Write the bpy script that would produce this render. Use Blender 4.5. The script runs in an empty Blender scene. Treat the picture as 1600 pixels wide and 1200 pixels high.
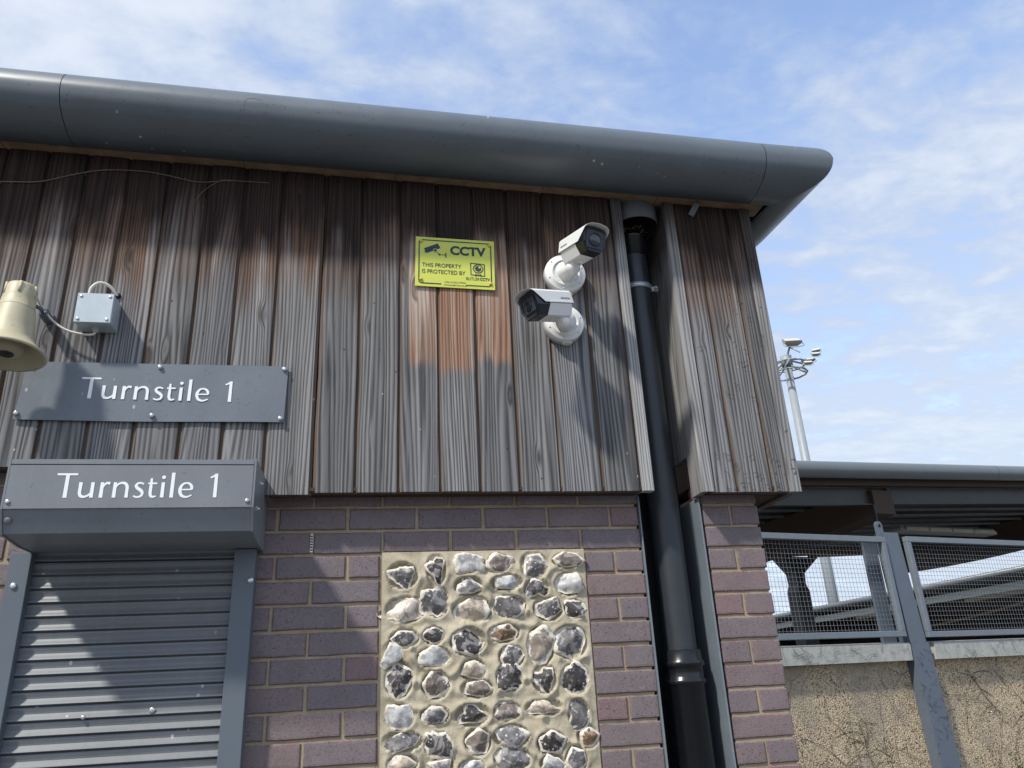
import bpy, bmesh, math, random
from mathutils import Vector, Matrix, noise as mnoise
random.seed(7)
sc = bpy.context.scene
COL = sc.collection
R = math.radians
GROUND = -2.13          # pavement level; z = 0 is the first full bed joint under the cladding

# ------------------------------------------------------------------ mesh builder
class MB:
    def __init__(s):
        s.v=[]; s.f=[]; s.sm=[]; s.mi=[]; s.a={}
        s.cur={}                      # current point attributes
        s.m=0; s.smooth=False; s.M=None
    def vert(s,p):
        p=Vector(p)
        if s.M is not None: p=s.M@p
        i=len(s.v); s.v.append(tuple(p))
        for k,val in s.cur.items(): s.a.setdefault(k,{})[i]=val
        return i
    def face(s,idx,sm=None):
        s.f.append(tuple(idx)); s.sm.append(s.smooth if sm is None else sm); s.mi.append(s.m)
    def quad(s,a,b,c,d): s.face([s.vert(a),s.vert(b),s.vert(c),s.vert(d)])
    def box(s,x0,x1,y0,y1,z0,z1,bev=0.0):
        if x1<x0:x0,x1=x1,x0
        if y1<y0:y0,y1=y1,y0
        if z1<z0:z0,z1=z1,z0
        b=min(bev,(x1-x0)*.45,(y1-y0)*.45,(z1-z0)*.45)
        if b<=0:
            i=[s.vert(p) for p in ((x0,y0,z0),(x1,y0,z0),(x1,y1,z0),(x0,y1,z0),(x0,y0,z1),(x1,y0,z1),(x1,y1,z1),(x0,y1,z1))]
            for q in ((0,3,2,1),(4,5,6,7),(0,1,5,4),(1,2,6,5),(2,3,7,6),(3,0,4,7)): s.face([i[k] for k in q],False)
            return
        # bevelled box: 24 verts
        X=(x0,x1);Y=(y0,y1);Z=(z0,z1); vid={}
        for ix in (0,1):
            for iy in (0,1):
                for iz in (0,1):
                    sx=1 if ix==0 else -1; sy=1 if iy==0 else -1; sz=1 if iz==0 else -1
                    vid[ix,iy,iz,'x']=s.vert((X[ix],Y[iy]+sy*b,Z[iz]+sz*b))
                    vid[ix,iy,iz,'y']=s.vert((X[ix]+sx*b,Y[iy],Z[iz]+sz*b))
                    vid[ix,iy,iz,'z']=s.vert((X[ix]+sx*b,Y[iy]+sy*b,Z[iz]))
        def F(l,flip): s.face(l[::-1] if flip else l,False)
        for ix in (0,1): F([vid[ix,0,0,'x'],vid[ix,0,1,'x'],vid[ix,1,1,'x'],vid[ix,1,0,'x']],ix==1)
        for iy in (0,1): F([vid[0,iy,0,'y'],vid[1,iy,0,'y'],vid[1,iy,1,'y'],vid[0,iy,1,'y']],iy==1)
        for iz in (0,1): F([vid[0,0,iz,'z'],vid[0,1,iz,'z'],vid[1,1,iz,'z'],vid[1,0,iz,'z']],iz==1)
        for ix in (0,1):
            for iy in (0,1): F([vid[ix,iy,0,'x'],vid[ix,iy,1,'x'],vid[ix,iy,1,'y'],vid[ix,iy,0,'y']],(ix+iy)%2==0)
        for ix in (0,1):
            for iz in (0,1): F([vid[ix,0,iz,'x'],vid[ix,1,iz,'x'],vid[ix,1,iz,'z'],vid[ix,0,iz,'z']],(ix+iz)%2==1)
        for iy in (0,1):
            for iz in (0,1): F([vid[0,iy,iz,'y'],vid[1,iy,iz,'y'],vid[1,iy,iz,'z'],vid[0,iy,iz,'z']],(iy+iz)%2==0)
        for ix in (0,1):
            for iy in (0,1):
                for iz in (0,1): F([vid[ix,iy,iz,'x'],vid[ix,iy,iz,'y'],vid[ix,iy,iz,'z']],(ix+iy+iz)%2==0)
    def loft(s,rings,closed=True,cap0=False,cap1=False,sm=None):
        ids=[[s.vert(p) for p in r] for r in rings]; n=len(ids[0])
        for a,b in zip(ids,ids[1:]):
            for k in range(n if closed else n-1):
                k2=(k+1)%n; s.face([a[k],a[k2],b[k2],b[k]],sm)
        if cap0: s.face(ids[0][::-1],False)
        if cap1: s.face(ids[-1],False)
        return ids
    def lathe(s,prof,origin=(0,0,0),axis=(0,0,1),n=32,cap0=False,cap1=False,sm=True):
        ax=Vector(axis).normalized(); o=Vector(origin)
        up=Vector((0,0,1)) if abs(ax.z)<.9 else Vector((1,0,0))
        e1=ax.cross(up).normalized(); e2=ax.cross(e1)
        rings=[[o+ax*h+e1*(r*math.cos(2*math.pi*k/n))+e2*(r*math.sin(2*math.pi*k/n)) for k in range(n)] for r,h in prof]
        s.loft(rings,True,cap0,cap1,sm)
    def cyl(s,p0,p1,r,n=16,cap=True):
        p0=Vector(p0);p1=Vector(p1); s.lathe([(r,0),(r,(p1-p0).length)],p0,p1-p0,n,cap,cap)
    def bolt(s,p,d,r,h):
        d=Vector(d).normalized()
        s.lathe([(r,0),(r,h*.55),(r*.8,h*.9),(r*.3,h)],p,d,14,False,True)
    def tube(s,pts,r,n=8,sub=6,cap=True):
        P=spline(pts,sub) if sub>1 else [Vector(p) for p in pts]
        rr=r if isinstance(r,(list,tuple)) else None
        rings=[]; prev=None
        for i,p in enumerate(P):
            t=(P[min(i+1,len(P)-1)]-P[max(i-1,0)]).normalized()
            if prev is None:
                up=Vector((0,0,1)) if abs(t.z)<.9 else Vector((1,0,0)); e=t.cross(up).normalized()
            else:
                e=(prev-t*prev.dot(t)).normalized()
            prev=e; e2=t.cross(e)
            rad=rr[0]+(rr[1]-rr[0])*i/max(1,len(P)-1) if rr else r
            rings.append([p+e*(rad*math.cos(2*math.pi*k/n))+e2*(rad*math.sin(2*math.pi*k/n)) for k in range(n)])
        s.loft(rings,True,cap,cap,True)
    def prism(s,poly,y0,y1,sm=False):
        """poly: (x,z) outline counter-clockwise seen from -y, extruded from y0 (front) to y1 (back)"""
        n=len(poly); a=[s.vert((x,y0,z)) for x,z in poly]; b=[s.vert((x,y1,z)) for x,z in poly]
        s.face(a,False)
        if y1!=y0:
            s.face(b[::-1],False)
            for k in range(n): s.face([a[k],b[k],b[(k+1)%n],a[(k+1)%n]],sm)
    def build(s,name,mats,parent=None,attrs_default=0.0):
        me=bpy.data.meshes.new(name); me.from_pydata(s.v,[],s.f); 
        me.polygons.foreach_set('use_smooth',s.sm); me.polygons.foreach_set('material_index',s.mi)
        for k,d in s.a.items():
            val=next(iter(d.values()))
            if isinstance(val,(tuple,list)):
                at=me.attributes.new(k,'FLOAT_COLOR','POINT'); buf=[]
                for i in range(len(s.v)): c=d.get(i,(0,0,0)); buf+= [c[0],c[1],c[2],1.0]
                at.data.foreach_set('color',buf)
            else:
                at=me.attributes.new(k,'FLOAT','POINT'); at.data.foreach_set('value',[float(d.get(i,0)) for i in range(len(s.v))])
        me.validate(); me.update()
        bm=bmesh.new(); bm.from_mesh(me); bmesh.ops.recalc_face_normals(bm,faces=bm.faces); bm.to_mesh(me); bm.free()
        for m in (mats if isinstance(mats,(list,tuple)) else [mats]): me.materials.append(m)
        o=bpy.data.objects.new(name,me); COL.objects.link(o)
        if parent is not None: attach(o,parent)
        return o
def attach(o,parent):
    o.parent=parent
    loc,rot=parent.location,parent.rotation_euler
    if parent.get('world_children',0):
        o.matrix_parent_inverse=Matrix.Translation(-Vector(loc))
def spline(pts,sub):
    P=[Vector(p) for p in pts]
    if len(P)<3 or sub<2: return P
    out=[]
    for i in range(len(P)-1):
        p0=P[max(i-1,0)];p1=P[i];p2=P[i+1];p3=P[min(i+2,len(P)-1)]
        for k in range(sub):
            t=k/sub
            out.append(.5*((2*p1)+(p2-p0)*t+(2*p0-5*p1+4*p2-p3)*t*t+(3*p1-p0-3*p2+p3)*t**3))
    out.append(P[-1]); return out
def thing(name,label,cat,loc=(0,0,0),group=None,rotz=None):
    o=bpy.data.objects.new(name,None); COL.objects.link(o); o.location=loc; o.empty_display_size=.1
    o['label']=label; o['category']=cat
    if group: o['group']=group
    if rotz is None: o['world_children']=1       # children modelled in world coordinates
    else: o.rotation_euler=(0,0,rotz)
    return o
def tag(o,label,cat,group=None,kind=None):
    o['label']=label; o['category']=cat
    if group:o['group']=group
    if kind:o['kind']=kind
    return o

# ------------------------------------------------------------------ node helpers
class G:
    def __init__(s,name):
        s.mat=bpy.data.materials.new(name); s.mat.use_nodes=True; s.t=s.mat.node_tree; s.t.nodes.clear()
        s.out=s.t.nodes.new('ShaderNodeOutputMaterial'); s.b=s.t.nodes.new('ShaderNodeBsdfPrincipled')
        s.t.links.new(s.b.outputs[0],s.out.inputs[0])
    def _in(s,sock,val):
        if val is None: return
        if isinstance(val,bpy.types.NodeSocket): s.t.links.new(val,sock)
        elif isinstance(val,(tuple,list)) and sock.type=='RGBA' and len(val)==3: sock.default_value=(*val,1)
        else: sock.default_value=val
    def n(s,typ,**kw):
        n=s.t.nodes.new(typ)
        for k,v in kw.items(): setattr(n,k,v)
        return n
    def math(s,op,a,b=None,c=None,clamp=False):
        n=s.n('ShaderNodeMath',operation=op); n.use_clamp=clamp
        s._in(n.inputs[0],a); s._in(n.inputs[1],b); s._in(n.inputs[2],c); return n.outputs[0]
    def mix(s,f,a,b,mode='MIX'):
        n=s.n('ShaderNodeMix',data_type='RGBA',blend_type=mode); s._in(n.inputs[0],f); s._in(n.inputs[6],a); s._in(n.inputs[7],b); return n.outputs[2]
    def ramp(s,x,lo,hi,a=0.0,b=1.0,smooth=True):
        n=s.n('ShaderNodeMapRange',interpolation_type='SMOOTHSTEP' if smooth else 'LINEAR'); 
        s._in(n.inputs[0],x); s._in(n.inputs[1],lo); s._in(n.inputs[2],hi); s._in(n.inputs[3],a); s._in(n.inputs[4],b); return n.outputs[0]
    def obj(s): return s.n('ShaderNodeTexCoord').outputs['Object']
    def sep(s,v):
        n=s.n('ShaderNodeSeparateXYZ'); s._in(n.inputs[0],v); return n.outputs
    def comb(s,x=0.0,y=0.0,z=0.0):
        n=s.n('ShaderNodeCombineXYZ'); s._in(n.inputs[0],x); s._in(n.inputs[1],y); s._in(n.inputs[2],z); return n.outputs[0]
    def noise(s,v,scale,detail=3.0,rough=.55,dist=0.0,col=False):
        n=s.n('ShaderNodeTexNoise'); s._in(n.inputs['Vector'],v); s._in(n.inputs['Scale'],scale); s._in(n.inputs['Detail'],detail); s._in(n.inputs['Roughness'],rough); s._in(n.inputs['Distortion'],dist)
        return n.outputs[1 if col else 0]
    def vor(s,v,scale,feature='F1',out=0,rand=1.0):
        n=s.n('ShaderNodeTexVoronoi',feature=feature); s._in(n.inputs['Vector'],v); s._in(n.inputs['Scale'],scale); s._in(n.inputs['Randomness'],rand); return n.outputs[out]
    def attr(s,name,out='Fac'): return s.n('ShaderNodeAttribute',attribute_name=name).outputs[out]
    def scalev(s,v,x,y,z):
        n=s.n('ShaderNodeVectorMath',operation='MULTIPLY'); s._in(n.inputs[0],v); n.inputs[1].default_value=(x,y,z); return n.outputs[0]
    def addv(s,a,b):
        n=s.n('ShaderNodeVectorMath',operation='ADD'); s._in(n.inputs[0],a); s._in(n.inputs[1],b); return n.outputs[0]
    def bump(s,h,strength=.5,dist=.002):
        n=s.n('ShaderNodeBump'); s._in(n.inputs['Strength'],strength); s._in(n.inputs['Distance'],dist); s._in(n.inputs['Height'],h); s.t.links.new(n.outputs[0],s.b.inputs['Normal'])
    def set(s,col=None,rough=None,metal=None,spec=None,coat=None):
        s._in(s.b.inputs['Base Color'],col); s._in(s.b.inputs['Roughness'],rough); s._in(s.b.inputs['Metallic'],metal); s._in(s.b.inputs['Specular IOR Level'],spec); s._in(s.b.inputs['Coat Weight'],coat)
        return s.mat

def paint(name,col,rough=.45,dirt=.25,scale=9,spec=.5,speck=0.0,metal=0.0,bump=.0,streak=0.0,lime=0.0):
    """weathered paint / plastic: blotches, fine grain, optional dark specks and vertical dirt runs"""
    g=G(name); o=g.obj()
    n1=g.noise(o,scale,5,.62); n2=g.noise(o,scale*14,2,.6)
    f=g.math('ADD',g.math('MULTIPLY',g.math('SUBTRACT',n1,.5),dirt*2),g.math('MULTIPLY',g.math('SUBTRACT',n2,.5),dirt*.7))
    k=g.math('ADD',1.0,f)
    vm=g.n('ShaderNodeVectorMath',operation='SCALE'); vm.inputs[0].default_value=col; g._in(vm.inputs[3],k); c=vm.outputs[0]
    if streak>0:
        st=g.noise(g.scalev(o,38,38,1.6),1.0,3,.6); c=g.mix(g.math('MULTIPLY',g.ramp(st,.5,.75),streak),c,(col[0]*1.9+.05,col[1]*1.9+.05,col[2]*1.9+.05))
    if lime>0:
        lv=g.vor(g.scalev(o,1,1,.6),21.0); lp=g.ramp(g.noise(o,3.1,2),.54,.60); c=g.mix(g.math('MULTIPLY',g.math('MULTIPLY',g.ramp(lv,.07,.11,1,0),lp),lime),c,(.62,.62,.58))
        sc_=g.noise(g.scalev(o,9,9,60),1.0,4,.7); c=g.mix(g.ramp(sc_,.66,.72,0,.22*lime),c,(col[0]*1.7+.04,col[1]*1.7+.04,col[2]*1.7+.04))
    if speck>0:
        v=g.vor(o,60,out=0); pick=g.ramp(g.noise(o,23,2),.56,.62)
        c=g.mix(g.math('MULTIPLY',g.math('MULTIPLY',g.ramp(v,.18,.26,1,0),pick),speck),c,(col[0]*.25+.01,col[1]*.25+.01,col[2]*.22))
    r=g.math('ADD',rough,g.math('MULTIPLY',g.math('SUBTRACT',n1,.5),.25))
    if bump>0: g.bump(g.math('ADD',n1,g.math('MULTIPLY',n2,.4)),bump,.002)
    return g.set(c,r,metal,spec)

# ------------------------------------------------------------------ materials
def mat_wood(name,mode):
    """old larch boards: contour-line grain, knots, brown under the eave, silver-grey lower down"""
    g=G(name); o=g.obj(); x,y,z=g.sep(o); bid=g.attr('bid'); edge=g.attr('edge'); hx=g.attr('across')
    r1=g.math('FRACT',g.math('MULTIPLY',bid,7.31)); r2=g.math('FRACT',g.math('MULTIPLY',bid,13.77)); r3=g.math('FRACT',g.math('MULTIPLY',bid,3.19))
    off=g.comb(g.math('MULTIPLY',r1,53.0),g.math('MULTIPLY',r2,41.0),g.math('MULTIPLY',r3,67.0))
    p=g.addv(g.comb(hx,0.0,z),off)
    # growth-ring field: stretched along the board; contours of it give straight and cathedral grain
    fld=g.noise(g.scalev(p,8.0,1,.6),1.0,1.5,.35)
    kn=g.vor(g.scalev(p,9.0,1,2.6),1.0); knot=g.ramp(kn,.04,.22,1,0)
    kpick=g.ramp(g.noise(g.scalev(p,3.0,1,1.0),1.3,1),.44,.50)
    knot=g.math('MULTIPLY',knot,kpick)
    fine=g.noise(g.scalev(p,260,1,5.0),1.0,3,.65)
    mid=g.noise(g.scalev(p,70,1,2.0),1.0,3,.6)
    fld2=g.noise(g.scalev(p,26.0,1,.75),1.0,2,.5); ph=g.math('ADD',g.math('MULTIPLY',fld,g.ramp(r3,0,1,34.0,74.0,False)),g.math('MULTIPLY',knot,11.0)); ph=g.math('ADD',ph,g.math('ADD',g.math('MULTIPLY',mid,4.5),g.math('MULTIPLY',fld2,17.0)))
    ph=g.math('ADD',ph,g.math('MULTIPLY',hx,g.ramp(r1,0,1,330.0,560.0,False)))
    ring=g.math('MULTIPLY_ADD',g.math('SINE',ph),.5,.5); ring=g.math('POWER',ring,.8)
    line=g.math('ADD',g.math('MULTIPLY',ring,g.ramp(fld2,.35,.65,.34,.66)),g.math('MULTIPLY',fine,.34)); line=g.math('ADD',line,g.math('MULTIPLY',g.math('SUBTRACT',mid,.42),.75)); line=g.ramp(line,.14,.82,0,1,False)
    blot=g.noise(g.scalev(p,14,1,1.5),1.0,4,.6); blot2=g.noise(g.scalev(g.addv(o,off),22,1,.9),1.0,3,.55)
    big=g.noise(g.comb(x,0.0,z),2.3,3,.5)
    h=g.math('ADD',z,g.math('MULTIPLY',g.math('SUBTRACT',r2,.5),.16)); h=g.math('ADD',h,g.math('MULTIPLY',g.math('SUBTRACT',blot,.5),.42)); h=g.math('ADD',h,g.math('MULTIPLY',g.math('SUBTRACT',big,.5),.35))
    grey=g.mix(line,(.056,.054,.053),(.275,.268,.263)); 
    greyb=g.mix(r3,grey,g.mix(line,(.056,.056,.059),(.265,.265,.272)))
    brown=g.mix(line,(.042,.022,.014),(.195,.112,.07))
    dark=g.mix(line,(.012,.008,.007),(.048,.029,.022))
    fb=g.ramp(h,.64,.96); c=greyb
    if mode=='main': fb=g.math('MULTIPLY',fb,g.ramp(r1,0,1,.62,1.0))
    if mode=='pier': fb=g.math('MULTIPLY',fb,.8)
    if mode=='trim': fb=g.math('MULTIPLY',fb,.12); c=g.mix(line,(.15,.148,.145),(.42,.415,.41))  # pale grey trim, with sunlit brightness put into its colour
    c=g.mix(fb,c,brown)
    tv=g.ramp(r1,0,1,.74,1.12,False); vm=g.n('ShaderNodeVectorMath',operation='SCALE'); g._in(vm.inputs[0],c); g._in(vm.inputs[3],tv); c=vm.outputs[0]
    # silvery bleached runs
    sil=g.math('MULTIPLY',g.ramp(blot2,.55,.66),g.math('MULTIPLY',g.ramp(h,.45,.72),g.ramp(h,1.22,1.0)))
    c=g.mix(g.math('MULTIPLY',sil,.55),c,g.mix(line,(.16,.14,.13),(.42,.39,.37)))
    if mode=='main':
        # cleaned, orange-bare timber round the yellow sign (ghost of an older, larger board)
        ex=g.math('ADD',x,g.math('MULTIPLY',g.math('SUBTRACT',fine,.5),.012))
        ez=g.math('ADD',z,g.math('ADD',g.math('MULTIPLY',g.math('SUBTRACT',mid,.5),.10),g.math('MULTIPLY',g.math('SUBTRACT',r2,.5),.07)))
        m=g.math('MULTIPLY',g.ramp(ex,.413,.424),g.ramp(ex,.792,.778)); m=g.math('MULTIPLY',m,g.math('MULTIPLY',g.ramp(ez,.462,.515),g.ramp(ez,1.06,.96))); m=g.math('MULTIPLY',m,g.ramp(g.math('ADD',blot,g.math('MULTIPLY',g.math('SUBTRACT',z,.5),.45)),.36,.54,.62,1.0))
        org=g.mix(line,(.17,.07,.036),(.44,.265,.17)); org=g.mix(g.math('MULTIPLY',g.ramp(blot2,.46,.60),.8),org,g.mix(line,(.28,.2,.15),(.56,.47,.39)))
        up=g.ramp(ez,.86,.98,.85,.42)
        c=g.mix(g.math('MULTIPLY',m,up),c,org)
    c=g.mix(g.math('MULTIPLY',knot,.75),c,(.035,.024,.018))
    fd=g.ramp(h,.90,1.10);  # board tops darkened: eave shade painted in together with real damp
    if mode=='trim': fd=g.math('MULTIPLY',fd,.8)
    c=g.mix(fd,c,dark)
    # tan, unweathered groove flanks
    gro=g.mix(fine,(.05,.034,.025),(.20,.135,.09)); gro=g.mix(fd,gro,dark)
    c=g.mix(g.math('MULTIPLY',edge,.85),c,gro)
    # bird-lime flecks, low on the boards
    v=g.vor(g.scalev(p,30,1,19),1.0); fl=g.math('MULTIPLY',g.ramp(v,.075,.10,1,0),g.ramp(g.noise(g.comb(x,0.0,z),7,2),.60,.66))
    fl=g.math('MULTIPLY',fl,g.ramp(z,.72,.45)); c=g.mix(g.math('MULTIPLY',fl,.7),c,(.62,.62,.6))
    # nail-hole dots
    nv=g.vor(g.scalev(p,13,1,9),1.0); c=g.mix(g.math('MULTIPLY',g.ramp(nv,.03,.045,1,0),.8),c,(.015,.013,.012))
    g.bump(g.math('ADD',g.math('MULTIPLY',line,.8),g.math('MULTIPLY',knot,-.6)),.75,.0016)
    return g.set(c,.82,spec=.25)
M_WOOD=mat_wood('weathered_larch','main'); M_WOODP=mat_wood('weathered_larch_pier','pier'); M_TRIM=mat_wood('silvered_sunlit_trim','trim')

def mat_brick():
    g=G('purple_grey_brick'); o=g.obj(); r=g.attr('rnd'); x,y,z=g.sep(o)
    r2=g.math('FRACT',g.math('MULTIPLY',r,17.3)); r3=g.math('FRACT',g.math('MULTIPLY',r,5.71))
    base=g.mix(r,(.172,.144,.147),(.215,.152,.147)); base=g.mix(g.math('MULTIPLY',r2,.45),base,(.165,.148,.168))
    base=g.mix(g.ramp(r3,.70,.95,0,.6),base,(.25,.135,.125))
    n1=g.noise(o,9,4,.6); n2=g.noise(o,160,3,.7)
    base=g.mix(g.math('MULTIPLY',g.ramp(n1,.35,.7),.45),base,(.125,.092,.095))
    base=g.mix(g.ramp(n2,.35,.75,0,.35),base,(.29,.25,.25))
    sp=g.noise(g.scalev(o,120,120,190),1.0,4,.72); dark=g.ramp(sp,.59,.65)
    base=g.mix(g.math('MULTIPLY',dark,.8),base,(.035,.026,.03))
    ed=g.attr('edge'); en=g.noise(o,60,3)
    bl=g.noise(o,31,4,.65); base=g.mix(g.ramp(bl,.60,.74,0,.35),base,(.30,.27,.26)); base=g.mix(g.math('MULTIPLY',ed,g.ramp(en,.45,.62,0,.85)),base,(.19,.075,.075))
    g.bump(g.math('SUBTRACT',n2,g.math('MULTIPLY',dark,1.2)),.5,.0018)
    return g.set(base,.62,spec=.35)
M_BRICK=mat_brick()
def mat_mortar(name,c0,c1,bs=.5):
    g=G(name); o=g.obj(); n=g.noise(o,13,5,.65); f=g.noise(o,330,3,.7); m=g.noise(o,48,4,.6)
    c=g.mix(g.ramp(n,.3,.7),c0,c1); c=g.mix(g.ramp(f,.3,.7,0,.38),c,(c0[0]*.55,c0[1]*.52,c0[2]*.46))
    c=g.mix(g.ramp(m,.60,.72,0,.35),c,(c1[0]*1.15,c1[1]*1.15,c1[2]*1.2))
    g.bump(g.math('ADD',g.math('MULTIPLY',f,.5),m),bs,.0022)
    return g.set(c,.9,spec=.15)
M_MORTAR=mat_mortar('sandy_mortar',(.33,.275,.185),(.43,.365,.255)); M_FMORT=mat_mortar('flint_panel_mortar',(.44,.385,.275),(.58,.52,.395),.9)
def mat_flint():
    g=G('knapped_flint'); o=g.obj(); r=g.attr('rim'); tone=g.attr('tone','Color'); q=g.attr('rnd')
    off=g.comb(g.math('MULTIPLY',q,31.0),g.math('MULTIPLY',q,17.0),g.math('MULTIPLY',q,11.0)); p=g.addv(o,off)
    n1=g.noise(p,34,3,.55); n2=g.noise(p,95,4,.65); n3=g.noise(p,22,2,.5,1.5)
    c=g.mix(g.ramp(n1,.40,.52),tone,g.mix(.45,tone,(.022,.02,.022)))
    c=g.mix(g.ramp(n3,.53,.58,0,.8),c,g.mix(.5,tone,(.50,.48,.46)))
    v=g.vor(p,75); c=g.mix(g.math('MULTIPLY',g.ramp(v,.20,.30,1,0),g.ramp(n1,.52,.60)),c,(.55,.54,.52))
    c=g.mix(g.ramp(n2,.56,.68,0,.45),c,(.42,.33,.22))
    rr=g.math('ADD',r,g.math('MULTIPLY',g.math('SUBTRACT',n3,.5),.75)); rr=g.math('ADD',rr,g.math('MULTIPLY',g.math('SUBTRACT',n2,.5),.18))
    cort=g.mix(g.ramp(n2,.35,.7),(.76,.73,.66),(.55,.46,.34))
    c=g.mix(g.ramp(rr,.76,.83),c,cort)
    g.bump(g.math('ADD',n3,g.math('MULTIPLY',n2,.5)),.5,.003)
    return g.set(c,g.ramp(rr,.76,.83,.40,.85),spec=.55)
M_FLINT=mat_flint()
def mat_pebble():
    g=G('pebble_dash'); o=g.obj(); v=g.n('ShaderNodeTexVoronoi'); g._in(v.inputs['Vector'],o); v.inputs['Scale'].default_value=80
    s=g.sep(v.outputs['Color']); c=g.mix(g.ramp(s[0],0,.7),(.40,.305,.19),(.62,.49,.32)); c=g.mix(g.ramp(s[1],.80,.86),c,(.70,.60,.43)); c=g.mix(g.ramp(s[2],.84,.9),c,(.09,.06,.04))
    n=g.noise(o,1.3,5,.65); c=g.mix(g.ramp(n,.45,.65,0,.7),c,(.33,.29,.23)); c=g.mix(g.ramp(v.outputs['Distance'],.38,.66,0,.42),c,(.29,.23,.155))
    g.bump(v.outputs['Distance'],.7,-.008)
    return g.set(c,.8,spec=.25)
M_PEB=mat_pebble()
M_CONC=mat_mortar('cast_concrete',(.40,.41,.38),(.56,.56,.52),.4)
M_PLATE=paint('plate_grey',(.145,.168,.192),.42,.20,5,speck=.35,lime=.6,streak=.05)
M_BOX=paint('shutter_box_grey',(.185,.202,.217),.42,.18,4,speck=.3,lime=.5,streak=.05)
M_SLAT=paint('shutter_slat_grey',(.168,.180,.190),.44,.24,3,speck=.25,lime=.6,streak=.08)
M_GUIDE=paint('guide_rail_grey',(.115,.138,.162),.45,.12,5)
M_GUT=paint('gutter_dark_grey',(.112,.132,.148),.38,.22,5,speck=.6,spec=.6,lime=.8)
M_GUT2=paint('canopy_gutter_grey',(.13,.145,.152),.34,.14,6,speck=.2)
M_BLACK=paint('void_black',(.008,.008,.009),.9,.1)
M_PIPE=paint('pipe_dark_grey',(.026,.031,.036),.40,.3,9,speck=.3,streak=.10)
M_PIPEB=paint('pipe_black_paint',(.009,.010,.012),.26,.35,14,streak=.10)
M_LINER=paint('recess_liner_grey',(.16,.19,.215),.5,.2,6,speck=.3)
M_HOP=paint('outlet_grey',(.10,.105,.11),.5,.3,11)
M_WHITE=paint('white_enamel',(.80,.80,.77),.32,.04,6)
M_LETTER=paint('white_vinyl',(.84,.86,.86),.5,.03)
M_GLOSSB=paint('gloss_black',(.007,.010,.017),.22,.1)
M_DARKP=paint('camera_face_black',(.012,.020,.036),.3,.1)
M_LENS=paint('lens_glass',(.035,.042,.05),.06,.1,spec=.8)
M_HORN=paint('horn_beige',(.50,.45,.30),.5,.26,11,speck=.3,streak=.05)
M_HORNIN=paint('horn_inside',(.40,.36,.24),.55,.25,14)
M_GALV=paint('galvanised',(.50,.55,.58),.42,.18,30,metal=.55)
M_JB=paint('enclosure_silver',(.47,.53,.56),.38,.09,22,metal=.25)
M_FRAME=paint('panel_frame_grey',(.17,.20,.225),.45,.2,14,speck=.2)
M_STEEL=paint('stainless',(.62,.64,.65),.3,.1,20,metal=.8)
M_RUBBER=paint('gland_grey',(.36,.38,.38),.6,.12)
M_CABLE=paint('cable_white',(.68,.65,.58),.5,.15,20)
M_YEL=paint('sign_yellow',(.62,.66,.10),.45,.05,8)
M_INK=paint('sign_ink',(.028,.035,.06),.55,.1)
M_SCREWY=paint('screw_cap_amber',(.78,.45,.05),.45,.1)
M_TIMB=paint('rough_soffit_timber',(.21,.14,.082),.85,.75,16,bump=.7)
M_GLULAM=paint('dark_glulam',(.05,.03,.018),.75,.6,7,bump=.3)
M_DECK=paint('deck_dark',(.012,.014,.017),.5,.25,5)
M_CHAN=paint('channel_grey_green',(.034,.037,.034),.5,.2,6)
M_DECKR=paint('rib_highlight',(.22,.24,.25),.4,.3,9)
M_POST=paint('post_blue_grey',(.115,.14,.175),.45,.16,6,speck=.45)
M_WIRE=paint('weldmesh_wire',(.24,.25,.26),.45,.2,30,metal=.4)
M_STEM=paint('dead_stem',(.045,.032,.022),.85,.5,40)
M_STEML=paint('pale_stem',(.20,.16,.13),.85,.4,40)
M_STRAW=paint('straw',(.30,.20,.085),.85,.5,60)
M_LEAF=paint('young_leaf',(.17,.27,.045),.5,.4,30)
M_CREAM=paint('cream_diffuser',(.55,.54,.43),.5,.15)
M_REDW=paint('red_brown_wall',(.06,.018,.015),.8,.3,3)
M_BLOCK=paint('bounce_block_dark',(.018,.014,.014),.8,.3,2)
M_FARROOF=paint('pale_fascia',(.50,.55,.52),.5,.15,2)
M_MAST=paint('mast_galvanised',(.29,.32,.335),.45,.12,3)
M_ROOF=paint('roof_sheet',(.10,.11,.12),.45,.15,2)
M_PAVE=paint('paving',(.11,.108,.105),.85,.25,2,bump=.2)
M_FIT=paint('floodlight_body',(.30,.28,.24),.5,.2,8)
M_FGLASS=paint('floodlight_glass',(.62,.60,.50),.15,.1)

# ------------------------------------------------------------------ ground
mb=MB(); S=3000
mb.quad((-S,-S,GROUND),(S,-S,GROUND),(S,S,GROUND),(-S,S,GROUND))
gr=mb.build('ground',M_PAVE); gr['kind']='structure'

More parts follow.
